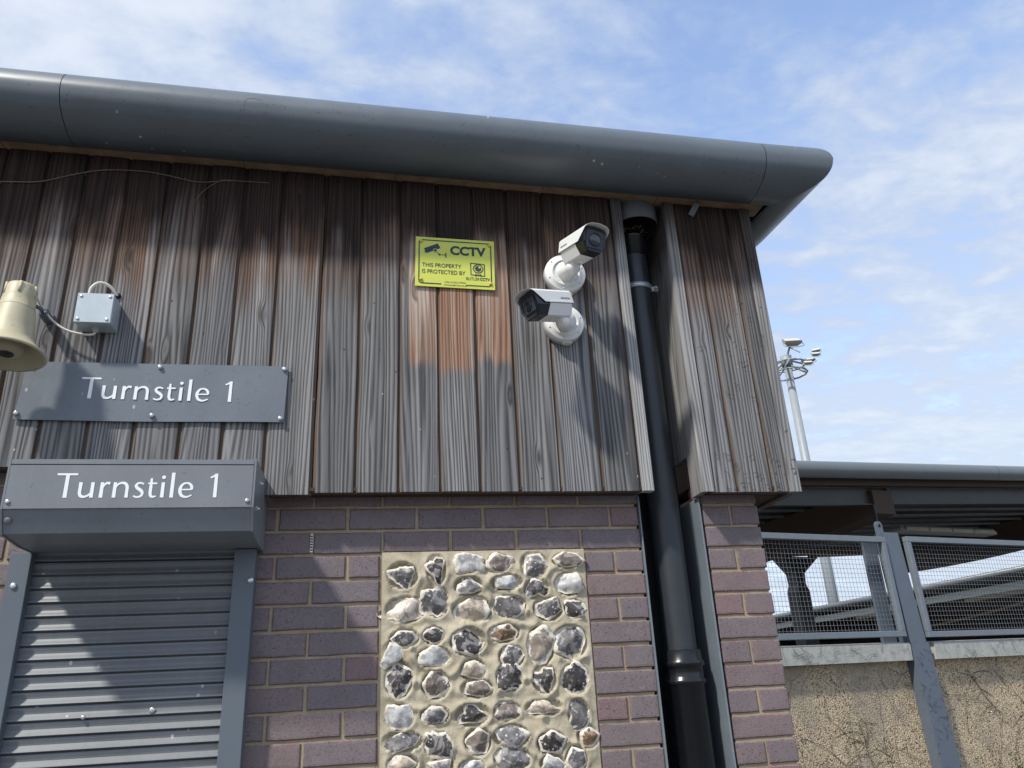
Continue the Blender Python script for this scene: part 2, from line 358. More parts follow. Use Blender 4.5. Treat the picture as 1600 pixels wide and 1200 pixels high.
# ------------------------------------------------------------------ turnstile building
BLD=thing('turnstile_building','dark-timber-clad brick turnstile building with flint panel and rounded grey eaves','building',(0,1.5,GROUND))
CH=.0777; PX0,PX1=.3375,1.0195; PTOP=-.1505
GAPL,GAPR,PIERR=1.234,1.474,1.692
YC=-.09                             # face of the timber cladding
def brick_box(mb,x0,x1,z0,z1,map_,d=.10):
    """one brick as a slightly uneven bevelled slab; map_(u,depth,z) -> world"""
    r=random.random(); j=random.uniform(-.0016,.0016); b=.0032; e=[random.uniform(-.0016,.0016) for _ in range(4)]
    x0+=e[0]; x1+=e[1]; z0+=e[2]*.6; z1+=e[3]*.6
    n=6 if x1-x0>.15 else 3
    top=[];fr=[];bk=[];mid=[]
    loop=[]
    for k in range(n+1): loop.append((x0+(x1-x0)*k/n,z0))
    loop.append((x1,(z0+z1)/2))
    for k in range(n,-1,-1): loop.append((x0+(x1-x0)*k/n,z1))
    loop.append((x0,(z0+z1)/2))
    cx,cz=(x0+x1)/2,(z0+z1)/2
    jit=[(random.uniform(-.0011,.0011),random.uniform(-.0011,.0011)) for _ in loop]
    def ring(inset,dep,ed):
        mb.cur={'rnd':r,'edge':ed}; out=[]
        for (a,c),(ja,jc) in zip(loop,jit):
            sa=inset if a<=x0+1e-6 else -inset if a>=x1-1e-6 else 0
            sc_=inset if c<=z0+1e-6 else -inset if c>=z1-1e-6 else 0
            out.append(mb.vert(map_(a+sa+ja,dep,c+sc_+jc)))
        return out
    r0=ring(0,d,1.0); r1=ring(0,b+j,1.0); r2=ring(b,j,.6); r3=ring(b+.006,j-.0004,0.0)
    m=len(loop)
    for a,c in ((r0,r1),(r1,r2),(r2,r3)):
        for k in range(m): mb.face([a[k],a[(k+1)%m],c[(k+1)%m],c[k]],False)
    mb.face(r3,False); mb.cur={}
bk=MB()
fm=lambda u,d,z:(u,d,z)
JT=.005
def row(z_top,segs,map_=fm):
    for a,b in segs: brick_box(bk,a+JT,b-JT,z_top-CH+JT,z_top-JT,map_)
def bond(k):        # perpend joints of course k (k=0 is the course above bed joint 0)
    par=k%2
    if k==-1: return 0
    return .0 if par==1 else .1125
NROW=28
for k in range(-1,NROW):
    zt=-.0777*(k-1) if True else 0      # course 1 lies between z=0 and -.0777
    # main wall left of the recess
    ph=0.0 if k%2==1 else .1125
    joints=[ph+.225*i for i in range(-16,8)]
    if k>=3: openings=[(-.715,-.085),(PX0-.004,PX1+.004)]
    else: openings=[(-.715,-.085)] if k>=1 else []
    xs=[j for j in joints if -3.2<j<GAPL-.05]+[GAPL+.003]
    segs=[]
    for a,b in zip(xs,xs[1:]):
        parts=[(a,b)]
        for o0,o1 in openings:
            np_=[]
            for (p,q) in parts:
                if q<=o0 or p>=o1: np_.append((p,q)); continue
                if p<o0: np_.append((p,o0))
                if q>o1: np_.append((o1,q))
            parts=np_
        segs+=[s for s in parts if s[1]-s[0]>.03]
    # beside the flint panel use whole stretchers / header pairs
    if k>=3:
        segs=[s for s in segs if s[1]<=PX1]+([(PX1+.0,GAPL+.003)] if k%2==0 else [(PX1,PX1+.1085),(PX1+.1085,GAPL+.003)])
    row(zt,segs)
    # narrow pier right of the recess and the return wall behind it
    row(zt,[(GAPR-.004,PIERR+.004)] if k%2==0 else [(GAPR-.004,GAPR+.108),(GAPR+.108,PIERR+.004)])
    rm=lambda u,d,z:(PIERR-d,u,z)
    ys=[.104+(.0 if k%2 else .1125)+.225*i for i in range(0,14)]
    row(zt,[(a,b) for a,b in zip([.104]+ys[1:] if k%2==0 else ys,ys[1:] if k%2 else [.104+.1125+.225]+ys[2:]) if b-a>.03],rm)
bk.build('brickwork',M_BRICK,BLD)
# mortar: a raked-back body behind the bricks
mo=MB()
for x0,x1 in ((-3.2,-.72),(-.08,PX0),(PX1,GAPL-.012),(GAPR+.006,PIERR-.009)):
    mo.box(x0,x1,.0055,.10,GROUND,.10)
mo.box(PX0,PX1,.0055,.10,PTOP+.002,.10); mo.box(-.72,-.08,.0055,.10,.0,.10)
mo.box(PIERR-.105,PIERR-.0085,.1005,3.1,GROUND,.10)
mo.build('mortar',M_MORTAR,BLD)
bd=MB(); bd.box(-3.2,GAPL-.02,.115,.13,GROUND,1.2); bd.build('backing_wall',M_BLACK,BLD); bd=MB(); bd.box(-3.2,1.55,2.95,3.1,GROUND,1.3); bd.build('rear_wall',M_BRICK,BLD)  # black backing sheet is unseen, added to block light through the front

# flint panel ------------------------------------------------------
FL=[(0.403,-0.227,0.102,0.079,'g3'),(0.513,-0.211,0.066,0.102,'d3'),(0.625,-0.192,0.093,0.056,'w4'),(0.723,-0.191,0.074,0.057,'b0'),(0.842,-0.203,0.092,0.089,'g0'),(0.96,-0.189,0.104,0.051,'b1'),(0.618,-0.266,0.091,0.061,'g2'),(0.745,-0.257,0.106,0.049,'w0'),(0.845,-0.279,0.084,0.065,'d2'),(0.958,-0.267,0.096,0.072,'w0'),(0.508,-0.311,0.093,0.099,'g6'),(0.415,-0.334,0.13,0.077,'c1'),(0.629,-0.34,0.128,0.084,'c0'),(0.754,-0.335,0.108,0.07,'g4'),(0.88,-0.345,0.097,0.076,'g0'),(0.97,-0.349,0.072,0.058,'d4'),(0.411,-0.422,0.093,0.055,'g0'),(0.503,-0.416,0.07,0.049,'d0'),(0.612,-0.438,0.114,0.081,'d5'),(0.729,-0.417,0.103,0.053,'o1'),(0.85,-0.459,0.089,0.12,'c6'),(0.949,-0.454,0.119,0.104,'g0'),(0.369,-0.475,0.068,0.085,'w6'),(0.502,-0.481,0.108,0.06,'w1'),(0.751,-0.49,0.084,0.069,'g5'),(0.393,-0.543,0.088,0.105,'d0'),(0.508,-0.562,0.089,0.08,'b0'),(0.626,-0.524,0.079,0.065,'c0'),(0.635,-0.58,0.1,0.053,'b5'),(0.742,-0.55,0.086,0.082,'d4'),(0.855,-0.561,0.078,0.088,'d3'),(0.956,-0.566,0.092,0.092,'d0'),(0.396,-0.649,0.089,0.072,'w4'),(0.504,-0.649,0.088,0.049,'g1'),(0.621,-0.655,0.107,0.065,'d2'),(0.728,-0.65,0.085,0.055,'b4'),(0.847,-0.645,0.117,0.047,'c2'),(0.96,-0.67,0.069,0.089,'g0'),(0.403,-0.718,0.126,0.052,'g7'),(0.512,-0.732,0.081,0.068,'d4'),(0.635,-0.731,0.082,0.08,'b7'),(0.738,-0.721,0.111,0.062,'g1'),(0.865,-0.747,0.091,0.065,'d0'),(0.986,-0.738,0.074,0.06,'o1'),(0.406,-0.778,0.093,0.046,'c0'),(0.526,-0.793,0.063,0.057,'g3'),(0.612,-0.803,0.081,0.047,'w1'),(0.739,-0.785,0.113,0.068,'g4'),(0.864,-0.806,0.078,0.053,'w2'),(0.94,-0.8,0.067,0.08,'g6')]
for i in range(30):         # a few more courses just below the photograph's edge
    FL.append((.385+.108*(i%6)+random.uniform(-.012,.012),-.885-.085*(i//6)+random.uniform(-.01,.01),random.uniform(.075,.1),random.uniform(.05,.075),random.choice('gdwcb')+random.choice('0145')))
PZ0=-1.42
def fheight(x,z):
    """trowelled mortar: swept ridges between stones, drawn up round each one"""
    h=.006*mnoise.noise((x*11,z*14,3))+.0028*mnoise.noise((x*33,z*36,9))+.0012*mnoise.noise((x*90,z*90,2))
    ridge=abs(mnoise.noise((x*9+z*4,z*10-x*3,21))); h+=.010*max(0,.22-ridge)/.22
    best=9
    for cx,cz,w,hh,t in FL:
        if abs(x-cx)>.13 or abs(z-cz)>.13: continue
        d=math.hypot((x-cx)/(w*.5),(z-cz)/(hh*.5)); best=min(best,d)
    if best<1.0: h-=.011
    elif best<1.55: h+=.0065*(1-(best-1.0)/.55)-(.011*max(0,1-(best-1.0)/.08))
    e=min(x-PX0,PX1-x,PTOP-z); 
    if e<.03: h*=max(0,e/.03)
    return -.002-h
pm=MB(); pm.smooth=True; nx=150; nz=200
grid=[]
for j in range(nz+1):
    zz=PZ0+(PTOP-PZ0)*(j/nz); r_=[]
    for i in range(nx+1):
        xx=PX0+(PX1-PX0)*i/nx; r_.append(pm.vert((xx,fheight(xx,zz),zz)))
    grid.append(r_)
for j in range(nz):
    for i in range(nx): pm.face([grid[j][i],grid[j][i+1],grid[j+1][i+1],grid[j+1][i]],True)
pm.smooth=False; pm.box(PX0,PX1,.02,.1,GROUND,PZ0); pm.box(PX0+.002,PX1-.002,.012,.02,PZ0,PTOP-.002)
FP=pm.build('flint_panel',M_FMORT,BLD)
TONE={'g':(.19,.18,.178),'d':(.06,.052,.05),'w':(.55,.55,.54),'c':(.46,.38,.29),'b':(.24,.19,.155),'o':(.30,.17,.07)}
def flint(cx,cz,w,h,t):
    w*=1.13; h*=1.13
    mb=MB(); rnd=random.random(); n=36; sh=int(t[1]); tone=TONE[t[0]]; kf=random.uniform(.8,1.25); tone=tuple(c*kf for c in tone)
    rot={0:0,1:.05,2:-.1,3:.1,4:0,5:.0,6:-.5,7:.3}[sh]
    ph=random.uniform(0,6.28); corners=sorted(random.uniform(0,6.28) for _ in range(random.choice((4,5,6))))
    out=[]
    for k in range(n):
        a=2*math.pi*k/n
        if sh==0: rad=1.0
        elif sh==4: rad=.93/max(abs(math.cos(a)),abs(math.sin(a)))**.72
        elif sh==3: rad=.80/max(math.cos(a-1.75+(k%2)*.02),math.cos(a-1.75-2.09),math.cos(a-1.75+2.09),.55)**1.0*.78
        elif sh==2: rad=.80/max(math.cos(a+1.3),math.cos(a+1.3-2.09),math.cos(a+1.3+2.09),.55)*.80
        else: rad=1.0+.10*math.cos(2*a)
        rad*=1+.30*mnoise.noise((math.cos(a)*1.4+ph,math.sin(a)*1.4,rnd*9))+.16*mnoise.noise((math.cos(a)*3.5+ph,math.sin(a)*3.5,rnd*5))+.05*mnoise.noise((math.cos(a)*9+ph,math.sin(a)*9,rnd*3))
        out.append(rad)
    if sh in (0,1,5,6,7) and random.random()<.8:      # broken, angular outline
        nc=random.choice((5,6,7)); ang=[2*math.pi*(q+random.uniform(-.28,.28))/nc for q in range(nc)]; cr=[random.uniform(.82,1.14) for _ in range(nc)]
        for k in range(n):
            a=2*math.pi*k/n
            for q in range(nc):
                a0,a1=ang[q],ang[(q+1)%nc]+(2*math.pi if q==nc-1 else 0); aa=a if a>=ang[0] else a+2*math.pi
                if a0<=aa<=a1:
                    p0=Vector((math.cos(a0),math.sin(a0)))*cr[q]; p1=Vector((math.cos(a1),math.sin(a1)))*cr[(q+1)%nc]; d0=Vector((math.cos(aa),math.sin(aa)))
                    e=p1-p0; den=d0.x*e.y-d0.y*e.x
                    if abs(den)>1e-6: out[k]=(p0.x*e.y-p0.y*e.x)/den*(1+.07*mnoise.noise((math.cos(a)*6+ph,math.sin(a)*6,rnd*3)))
                    break
    ca,sa=math.cos(rot),math.sin(rot)
    planes=[(random.uniform(-.42,.42),random.uniform(-.42,.42),random.uniform(-.003,.003)) for _ in range(5)]
    if abs(cz-PTOP)<.05: planes=[(0,0,0)]
    def ring(s,yy,rim,flat):
        mb.cur={'rim':rim,'rnd':rnd,'tone':tone}; rr=[]
        for k in range(n):
            a=2*math.pi*k/n; x=math.cos(a)*out[k]*w*.5*s; z=math.sin(a)*out[k]*h*.5*s
            d=yy
            if flat: d+=flat*(max(p[0]*x+p[1]*z+p[2] for p in planes)+.004*mnoise.noise((x*40+rnd*50,z*40,rnd*7)))
            rr.append(mb.vert((cx+ca*x-sa*z,d,cz+sa*x+ca*z)))
        return rr
    rs=[ring(1.0,.012,1.0,0),ring(1.0,-.007,1.0,.2),ring(.965,-.0125,.965,.6),ring(.86,-.0165,.86,.9),ring(.70,-.0185,.70,1),ring(.52,-.0195,.52,1),ring(.34,-.020,.34,1),ring(.16,-.020,.16,1)]
    for a,c in zip(rs,rs[1:]):
        for k in range(n): mb.face([a[k],a[(k+1)%n],c[(k+1)%n],c[k]],a is not rs[0])
    mb.face(rs[-1],True); mb.cur={}
    return mb.build('flint',M_FLINT,FP)
for f_ in FL: flint(*f_)

# timber cladding ---------------------------------------------------
def ztop(x): return 1.2255+.0186*(1.81-x)
def board(mb,x0,x1,z0,z1f,yf,bid,tilt=0):
    pts=[(x0-.002,yf+.0105,1),(x0+.0025,yf+.0085,1),(x0+.0085,yf+.0007,.5),(x0+.0097,yf,0),((x0+x1)/2,yf+tilt,0),(x1-.0068,yf,0),(x1-.0058,yf+.001,.3),(x1-.0040,yf+.0095,1),(x1+.003,yf+.0105,1),(x1+.003,yf+.03,1),(x0-.002,yf+.03,1)]
    rings=[]
    wv=[random.uniform(-.0012,.0012) for _ in range(7)]
    for j in range(7):
        t=j/6; rr=[]
        for (x,y,e) in pts:
            z=z0+(z1f(x)-z0)*t
            mb.cur={'bid':bid,'edge':e,'across':x-(x0+x1)/2}
            rr.append(mb.vert((x+wv[j]*.8,y+wv[j],z)))
        rings.append(rr)
    n=len(pts)
    for a,b in zip(rings,rings[1:]):
        for k in range(n): mb.face([a[k],a[(k+1)%n],b[(k+1)%n],b[k]],False)
    mb.face(rings[0][::-1],False); mb.face(rings[-1],False); mb.cur={}
BX=[-.852,-.722,-.585,-.448,-.309,-.180,-.045,.108,.245,.386,.523,.657,.793,.935,1.083,1.2195]
while BX[0]>-3.0: BX.insert(0,BX[0]-.136+random.uniform(-.004,.004))
cl=MB(); bi=0
for a,b in zip(BX,BX[1:]):
    bi+=1
    zb=.112 if b<-.03 else .031
    if abs(a+.045)<.002: zb=.024
    gap=.0045 if abs(a-.108)<.01 else 0.0
    board(cl,a+gap,b-(.004 if abs(b-.108)<.01 else 0),zb+random.uniform(-.0015,.0015),ztop,YC+random.uniform(-.002,.002),bi*.1731+.11,random.uniform(-.002,.001))
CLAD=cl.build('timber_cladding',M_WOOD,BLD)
def plank(mb,x0,x1,y0,y1,z0,z1f,bid,bev=.004):
    rings=[]
    for j in range(5):
        rr=[]
        for x,y,e in ((x0+bev,y0,0),(x1-bev,y0,0),(x1,y0+bev,0),(x1,y1,.2),(x0,y1,.2),(x0,y0+bev,0)):
            z=z0+(z1f(x)-z0)*j/4; mb.cur={'bid':bid,'edge':e,'across':(x-(x0+x1)/2)+(y-y0)}; rr.append(mb.vert((x,y,z)))
        rings.append(rr)
    for a,b in zip(rings,rings[1:]):
        for k in range(6): mb.face([a[k],a[(k+1)%6],b[(k+1)%6],b[k]],False)
    mb.face(rings[0][::-1],False); mb.face(rings[-1],False); mb.cur={}
tr=MB(); plank(tr,1.224,1.2665,YC-.006,YC+.03,.030,ztop,.41)
plank(tr,1.447,1.491,YC-.004,YC+.008,.026,ztop,.73); plank(tr,1.447,1.470,YC+.0085,.012,.028,ztop,.57); plank(tr,1.452,1.476,.014,.16,.185,ztop,.63)
plank(tr,1.781,1.8265,YC-.004,YC+.03,.0245,ztop,.29)
plank(tr,1.238,1.258,YC+.0305,.10,.05,ztop,.35)
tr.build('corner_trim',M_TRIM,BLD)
pc=MB()
for i,(a,b) in enumerate(zip((1.488,1.580,1.717),(1.580,1.717,1.784))): board(pc,a,b,.0255+random.uniform(-.001,.001),ztop,YC+.002,3.1+i*.377)
for i in range(24):     # return elevation
    a=YC+.032+.137*i
    rings=[]
    for j in range(2):
        rr=[]
        for (u,d,e) in ((a,.014,1),(a+.004,.012,1),(a+.012,0,0),(a+.127,0,0),(a+.130,.012,1),(a+.137,.014,1),(a+.137,.03,1),(a,.03,1)):
            pc.cur={'bid':5.3+i*.37,'edge':e,'across':u-a-.07}; rr.append(pc.vert((1.8235-d,u,(.026,ztop(1.82)+.07*max(0,u))[j])))
        rings.append(rr)
    for k in range(8): pc.face([rings[0][k],rings[0][(k+1)%8],rings[1][(k+1)%8],rings[1][k]],False)
    pc.face(rings[0][::-1],False); pc.cur={}
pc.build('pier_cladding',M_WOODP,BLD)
# battens and soffit boards behind the cladding
so=MB(); so.box(-.03,1.226,YC+.0045,.004,.035,.047); so.box(1.49,1.78,YC+.006,.006,.035,.047); so.box(1.695,1.792,.008,3.0,.034,.046)
so.box(1.236,1.45,.165,.19,GROUND,1.3); so.box(-3.1,-.06,YC+.032,.003,.118,.13); so.build('soffit_boards',M_GLULAM,BLD)
# steel liner of the downpipe recess
li=MB(); li.box(1.2315,1.2365,-.011,.16,GROUND,.03,.001); li.box(1.4595,1.4655,-.008,.162,GROUND,.024,.001); li.build('recess_liner',M_LINER,BLD)
lb=MB(); lb.box(1.2368,1.459,.158,.163,GROUND,.3); lb.build('recess_back',M_DECK,BLD)

# rounded eaves / gutter: one profile mitred round the corner
def prof(k=1.0):
    P=[(.044,.004),(.048,-.006),(.118,-.010),(.176,.010)]
    cx,cz,r=.112,.100,.128
    a=-42
    while a<=100:
        q=r-(.0016 if a<-4 else 0); P.append((cx+q*math.cos(R(a)),cz+q*.86*math.sin(R(a)))); a+=6
    P.append((-.2,.212))
    if k<1: P=[(cx+(d-cx)*k,cz+(z-cz)*k) for d,z in P]
    return P
XC=1.852
def ring_front(x,P): return [(x,YC-d,ztop(x)+z) for d,z in P]
def ring_mitre(P): return [(XC+d,YC-d,ztop(XC)+z) for d,z in P]
def ring_side(y,P): return [(XC+d,y,ztop(XC)+z+.10*(y-YC)) for d,z in P]
ea=MB(); P=prof(); s1,s2,s3=-.757,1.80,.22
def seg(r): ea.loft(r,False,sm=True)
ea.smooth=True
def subdiv(a,b,n,fn): return [fn(a+(b-a)*i/n) for i in range(n+1)]
seg(subdiv(-3.3,s1-.0013,6,lambda x:ring_front(x,P)))
seg(subdiv(s1+.0013,s2-.0013,8,lambda x:ring_front(x,P)))
seg([ring_front(s2+.0013,P),ring_mitre(P)]); seg([ring_mitre(P),ring_side(s3-.0013,P)]); seg([ring_side(s3+.0013,P),ring_side(3.2,P)])
eo=ea.build('rounded_eaves',M_GUT,BLD)
# sharpen the crease low on the profile
ei=MB(); Q=prof(.975); ei.loft([ring_front(-3.3,Q),ring_mitre(Q),ring_side(3.2,Q)],False,sm=True); ei.build('eaves_lining',M_BLACK,BLD)
rf=MB(); zt=ztop(XC)+.212
rf.face([rf.vert(p) for p in ((-3.3,YC+.2,ztop(-3.3)+.212),(XC-.2,YC+.2,zt),(XC-.2,3.2,zt+.33),(-3.3,3.2,zt+.33+.1))]); rf.build('roof',M_ROOF,BLD)
ts=MB()                                   # ragged timber soffit strip
xs=-3.2
while xs<1.83:
    x2=min(xs+random.uniform(.25,.6),1.84); y1=YC-.050+random.uniform(-.008,.003); zz=random.uniform(-.002,.003)
    n=12
    rings=[]
    for i in range(n+1):
        x=xs+(x2-xs-.0015)*i/n; w=random.uniform(-.0035,.0035); q=random.uniform(-.002,.002)
        rings.append([(x,YC+.03,ztop(x)+zz+.004),(x,y1+w,ztop(x)+zz+.001+q),(x,y1+w,ztop(x)+zz+.02),(x,YC+.03,ztop(x)+zz+.024)])
    ts.loft(rings,True,True,True,False); xs=x2
ts.box(1.8275,1.8275+.05,YC-.05,YC+.05,ztop(XC)+.004,ztop(XC)+.02)
ts.build('soffit_timber',M_TIMB,BLD)
sb=MB(); sb.M=Matrix.Translation((1.572,YC-.018,1.196))@Matrix.Rotation(R(28),4,'Y')@Matrix.Rotation(R(20),4,'X'); sb.box(-.012,.012,-.002,.002,-.028,.03); sb.build('strap',M_HOP,BLD)
vi=MB(); vi.box(1.80,XC+.10,YC,3.1,1.262,1.267); vi.build('verge_cavity',M_BLACK,BLD)

# gutter outlet + downpipe
DP=thing('downpipe','dark grey downpipe with blackened lower length set in the wall recess','downpipe',(1.353,.06,GROUND))
px,py=1.353,.06
m_=MB(); m_.lathe([(.0545,-.50),(.0545,1.09)],(px,py,0),(0,0,1),36); m_.build('pipe',M_PIPE,DP)
m_=MB(); m_.lathe([(.066,GROUND),(.066,-.60),(.072,-.596),(.072,-.586),(.066,-.582),(.066,-.545),(.0725,-.541),(.0725,-.528),(.067,-.524),(.0655,-.492),(.0555,-.490)],(px,py,0),(0,0,1),36); m_.build('socket_pipe',M_PIPEB,DP)
m_=MB(); m_.lathe([(.0555,1.05),(.062,1.052),(.062,1.125),(.0655,1.128),(.0655,1.155),(.05,1.157),(.05,1.08)],(px,py,0),(0,0,1),36); m_.build('coupling',M_PIPEB,DP)
m_=MB(); m_.lathe([(.056,.893),(.0595,.894),(.0595,.915),(.056,.916)],(px,py,0),(0,0,1),36); 
m_.box(px+.054,px+.085,py-.02,py-.008,.893,.915,.002); m_.cyl((px+.07,py-.035,.904),(px+.07,py+.005,.904),.006,8); m_.build('clip',M_GALV,DP)
OU=thing('gutter_outlet','short wide grey outlet drum hanging open above the downpipe','outlet',(1.352,-.02,1.2))
m_=MB(); m_.lathe([(.094,1.158),(.094,1.31)],(1.352,-.002,0),(0,0,1),40); m_.lathe([(.0905,1.158),(.094,1.158)],(1.352,-.002,0),(0,0,1),40,sm=False); OD=m_.build('outlet_drum',M_HOP,OU)
m_=MB(); m_.lathe([(.0905,1.1585),(.0905,1.30),(.001,1.30)],(1.352,-.002,0),(0,0,1),40); m_.build('drum_inside',M_BLACK,OD)  # drum interior coloured black to stand for the shade inside
ns=MB()
for i in range(260):
    a=random.uniform(0,6.28); r_=.058*math.sqrt(random.random()); p=Vector((px+r_*math.cos(a),py+r_*math.sin(a)-.004,1.15+random.uniform(0,.024)))
    d=Vector((random.uniform(-1,1),random.uniform(-1,1),random.uniform(-.35,.7))).normalized()*random.uniform(.010,.022); ns.tube([p-d,p,p+d+Vector((0,0,random.uniform(-.004,.003)))],.0011,4,1)
tag(ns.build('nest_straw',M_STRAW),'scruffy straw of an old nest on top of the downpipe','straw',kind='stuff')

# weep vent in the brick joint
wv=MB(); wv.box(.1058,.1162,-.004,.02,-.1465,-.086,.002); VT=thing('weep_vent','slim cream weep vent with dark slots set between two bricks','vent',(.111,0,-.12)); wv.build('vent_body',M_CABLE,VT)
wv=MB()
for i in range(6): z=-.0945-.0088*i; wv.box(.107,.115,-.0047,-.0038,z-.0018,z+.0018)
wv.build('vent_slot',M_BLACK,VT)

# ------------------------------------------------------------------ hand-drawn humanist lettering ("Turnstile 1")
def ribbon(mb,pts,hw,y0,y1,sub=7,flat=False):
    P=[Vector((p[0],0,p[1])) for p in pts]
    n0=len(P); P=spline(P,sub) if sub>1 and n0>2 else P
    L=[];Rr=[]
    for i,p in enumerate(P):
        t=P[min(i+1,len(P)-1)]-P[max(i-1,0)]; t.normalize(); nrm=Vector((-t.z,0,t.x))
        u=i/max(1,len(P)-1)*(len(hw)-1); k=min(int(u),len(hw)-2); w=hw[k]+(hw[k+1]-hw[k])*(u-k)
        L.append(p+nrm*w); Rr.append(p-nrm*w)
    a=[mb.vert((p.x,y0,p.z)) for p in L]; b=[mb.vert((p.x,y0,p.z)) for p in Rr]
    c=[mb.vert((p.x,y1,p.z)) for p in L]; d=[mb.vert((p.x,y1,p.z)) for p in Rr]
    for i in range(len(P)-1):
        mb.face([a[i],a[i+1],b[i+1],b[i]],False); mb.face([a[i],c[i],c[i+1],a[i+1]],False); mb.face([b[i],b[i+1],d[i+1],d[i]],False)
    mb.face([a[0],b[0],d[0],c[0]],False); mb.face([a[-1],c[-1],d[-1],b[-1]],False)
GL=[([(0,.962),(.83,.962)],[.040,.034,.040]),([(.43,.93),(.43,0)],[.066,.056,.072]),
 ([(1.0,.63),(1.0,.40),(1.0,.20),(1.06,.075),(1.18,.035),(1.34,.085),(1.46,.20)],[.066,.060,.060,.058,.046,.038,.034]),([(1.49,.63),(1.49,0)],[.062,.056,.066]),
 ([(1.87,.63),(1.87,0)],[.060,.056,.068]),([(1.89,.38),(1.96,.52),(2.06,.60),(2.19,.585)],[.036,.038,.046,.056]),
 ([(2.40,.63),(2.40,0)],[.060,.056,.066]),([(2.42,.40),(2.52,.545),(2.67,.605),(2.82,.575),(2.90,.45),(2.91,.22),(2.91,0)],[.034,.038,.046,.056,.060,.056,.066]),
 ([(3.58,.555),(3.46,.607),(3.33,.585),(3.265,.49),(3.33,.395),(3.46,.31),(3.545,.215),(3.53,.09),(3.42,.028),(3.30,.025),(3.20,.075)],[.030,.036,.042,.052,.060,.062,.056,.044,.038,.034,.030]),
 ([(3.88,.80),(3.88,.42),(3.88,.17),(3.93,.055),(4.02,.03),(4.13,.062)],[.040,.058,.058,.050,.038,.026]),([(3.75,.588),(4.13,.588)],[.032,.030,.034]),
 ([(4.38,.63),(4.38,0)],[.062,.056,.066]),([(4.77,1.04),(4.77,0)],[.064,.056,.068]),
 ([(5.14,.325),(5.60,.335)],[.028,.026,.030]),([(5.60,.33),(5.585,.46),(5.50,.565),(5.36,.605),(5.21,.55),(5.12,.40),(5.115,.24),(5.19,.09),(5.33,.025),(5.47,.035),(5.62,.105)],[.050,.054,.046,.034,.046,.060,.062,.056,.044,.034,.024]),
 ([(6.60,1.0),(6.60,0)],[.060,.056,.068]),([(6.36,.83),(6.60,.955)],[.034,.042])]
def turnstile_text(mb,x0,z0,sx,h,y,ang=0.0):
    """cap height h, x unit sx, baseline left (x0,z0); front faces a hair apart so strokes never coincide"""
    ca,sa=math.cos(ang),math.sin(ang)
    def T(p): X=p[0]*sx; Z=p[1]*h; return (x0+ca*X-sa*Z,z0+sa*X+ca*Z)
    for i,(pts,hw) in enumerate(GL): ribbon(mb,[T(p) for p in pts],[w*1.06*(sx+h)/2 for w in hw],y-.0007-.00012*(i%4),y+.0004)
    c=T((4.38,.845)); r=.075*h; poly=[(c[0]+r*math.cos(2*math.pi*k/16),c[1]+r*math.sin(2*math.pi*k/16)) for k in range(16)]; mb.prism(poly,y-.0009,y+.0004)
# plate sign on the cladding
YS=-.1015
PS=thing('turnstile_sign','flat grey plate sign reading Turnstile 1 screwed to the boards above the shutter box','sign',(-.389,YS,.26))
m_=MB(); n=16
for y0,flip in ((YS,0),):
    rings=[]
    for j in range(2):
        rr=[]
        for i in range(n+1):
            t=i/n; x=-.784+.799*t+(0 if j else -.013+.008*t); z=(.457+.004*t if j else .262-.002*t-.002*math.sin(t*5)); rr.append((x,YS-.0015*math.sin(t*9)*(0 if j else 1),z))
        rings.append(rr)
    back=[[(x,y+.003,z) for x,y,z in r_] for r_ in rings]
    m_.loft([rings[0],rings[1],back[1],back[0],rings[0]],False,sm=False)
    for k in (0,n): m_.face([m_.vert(rings[0][k]),m_.vert(rings[1][k]),m_.vert(back[1][k]),m_.vert(back[0][k])],False)
m_.build('plate',M_PLATE,PS)
m_=MB(); turnstile_text(m_,-.6185,.3345,.0688,.0715,YS-.001,R(-.6)); m_.build('lettering',M_LETTER,PS)
for x,z in ((-.389,.4465),(.003,.449),(-.395,.279),(-.789,.281),(.0,.274),(-.772,.444)):
    m_=MB(); m_.bolt((x,YS-.001,z),(0,-1,0),.0078,.008); m_.build('bolt',M_STEEL,PS)

# ------------------------------------------------------------------ roller shutter
RS=thing('roller_shutter','grey roller shutter with projecting Turnstile 1 box above its slatted curtain','roller shutter',(-.37,-.05,GROUND))
BXL,BXR=-.696,-.036; YF=-.30
def boxprof(i=0.0): return [(YF+i,.078-i),(YF+i,-.064+i*.3),(YF+.028+i,-.128+i),(-.155,-.140+i),(-.004+i,-.140+i),(-.004+i,.02-i),(-.095,.078-i)]
m_=MB()
pr=boxprof(.0015)
m_.loft([[(x,y,z) for y,z in pr] for x in (BXL+.006,BXR-.006)],True,True,True,False); HB=m_.build('shutter_box',M_BOX,RS)
m_=MB(); m_.box(BXL+.0065,BXR-.0065,YF-.0012,YF+.0005,.0625,.0765,.0004); m_.build('top_flange',M_BOX,HB)
m_=MB(); m_.box(BXL+.0065,BXR-.0065,YF-.0008,YF+.0009,.0595,.0625); m_.build('shadow_gap',M_BLACK,HB)
m_=MB(); m_.box(BXL+.0065,BXR-.0065,YF-.0022,YF+.0005,-.0645,.0592,.0006); FPN=m_.build('front_panel',M_BOX,HB)
m_=MB(); turnstile_text(m_,-.5665,-.0345,.0640,.0695,YF-.0023,R(-.2)); m_.build('lettering',M_LETTER,FPN)
for xa in (BXL,BXR-.0055):
    m_=MB(); pr=boxprof(-.0015); m_.loft([[(x,y,z) for y,z in pr] for x in (xa,xa+.0055)],True,True,True,False); m_.build('end_plate',M_BOX,HB)
for x,z,y in ((BXL+.016,-.045,YF-.0022),(BXR-.018,-.046,YF-.0022)):
    m_=MB(); m_.bolt((x,y,z),(0,-1,0),.0062,.005); m_.build('screw',M_STEEL,HB)
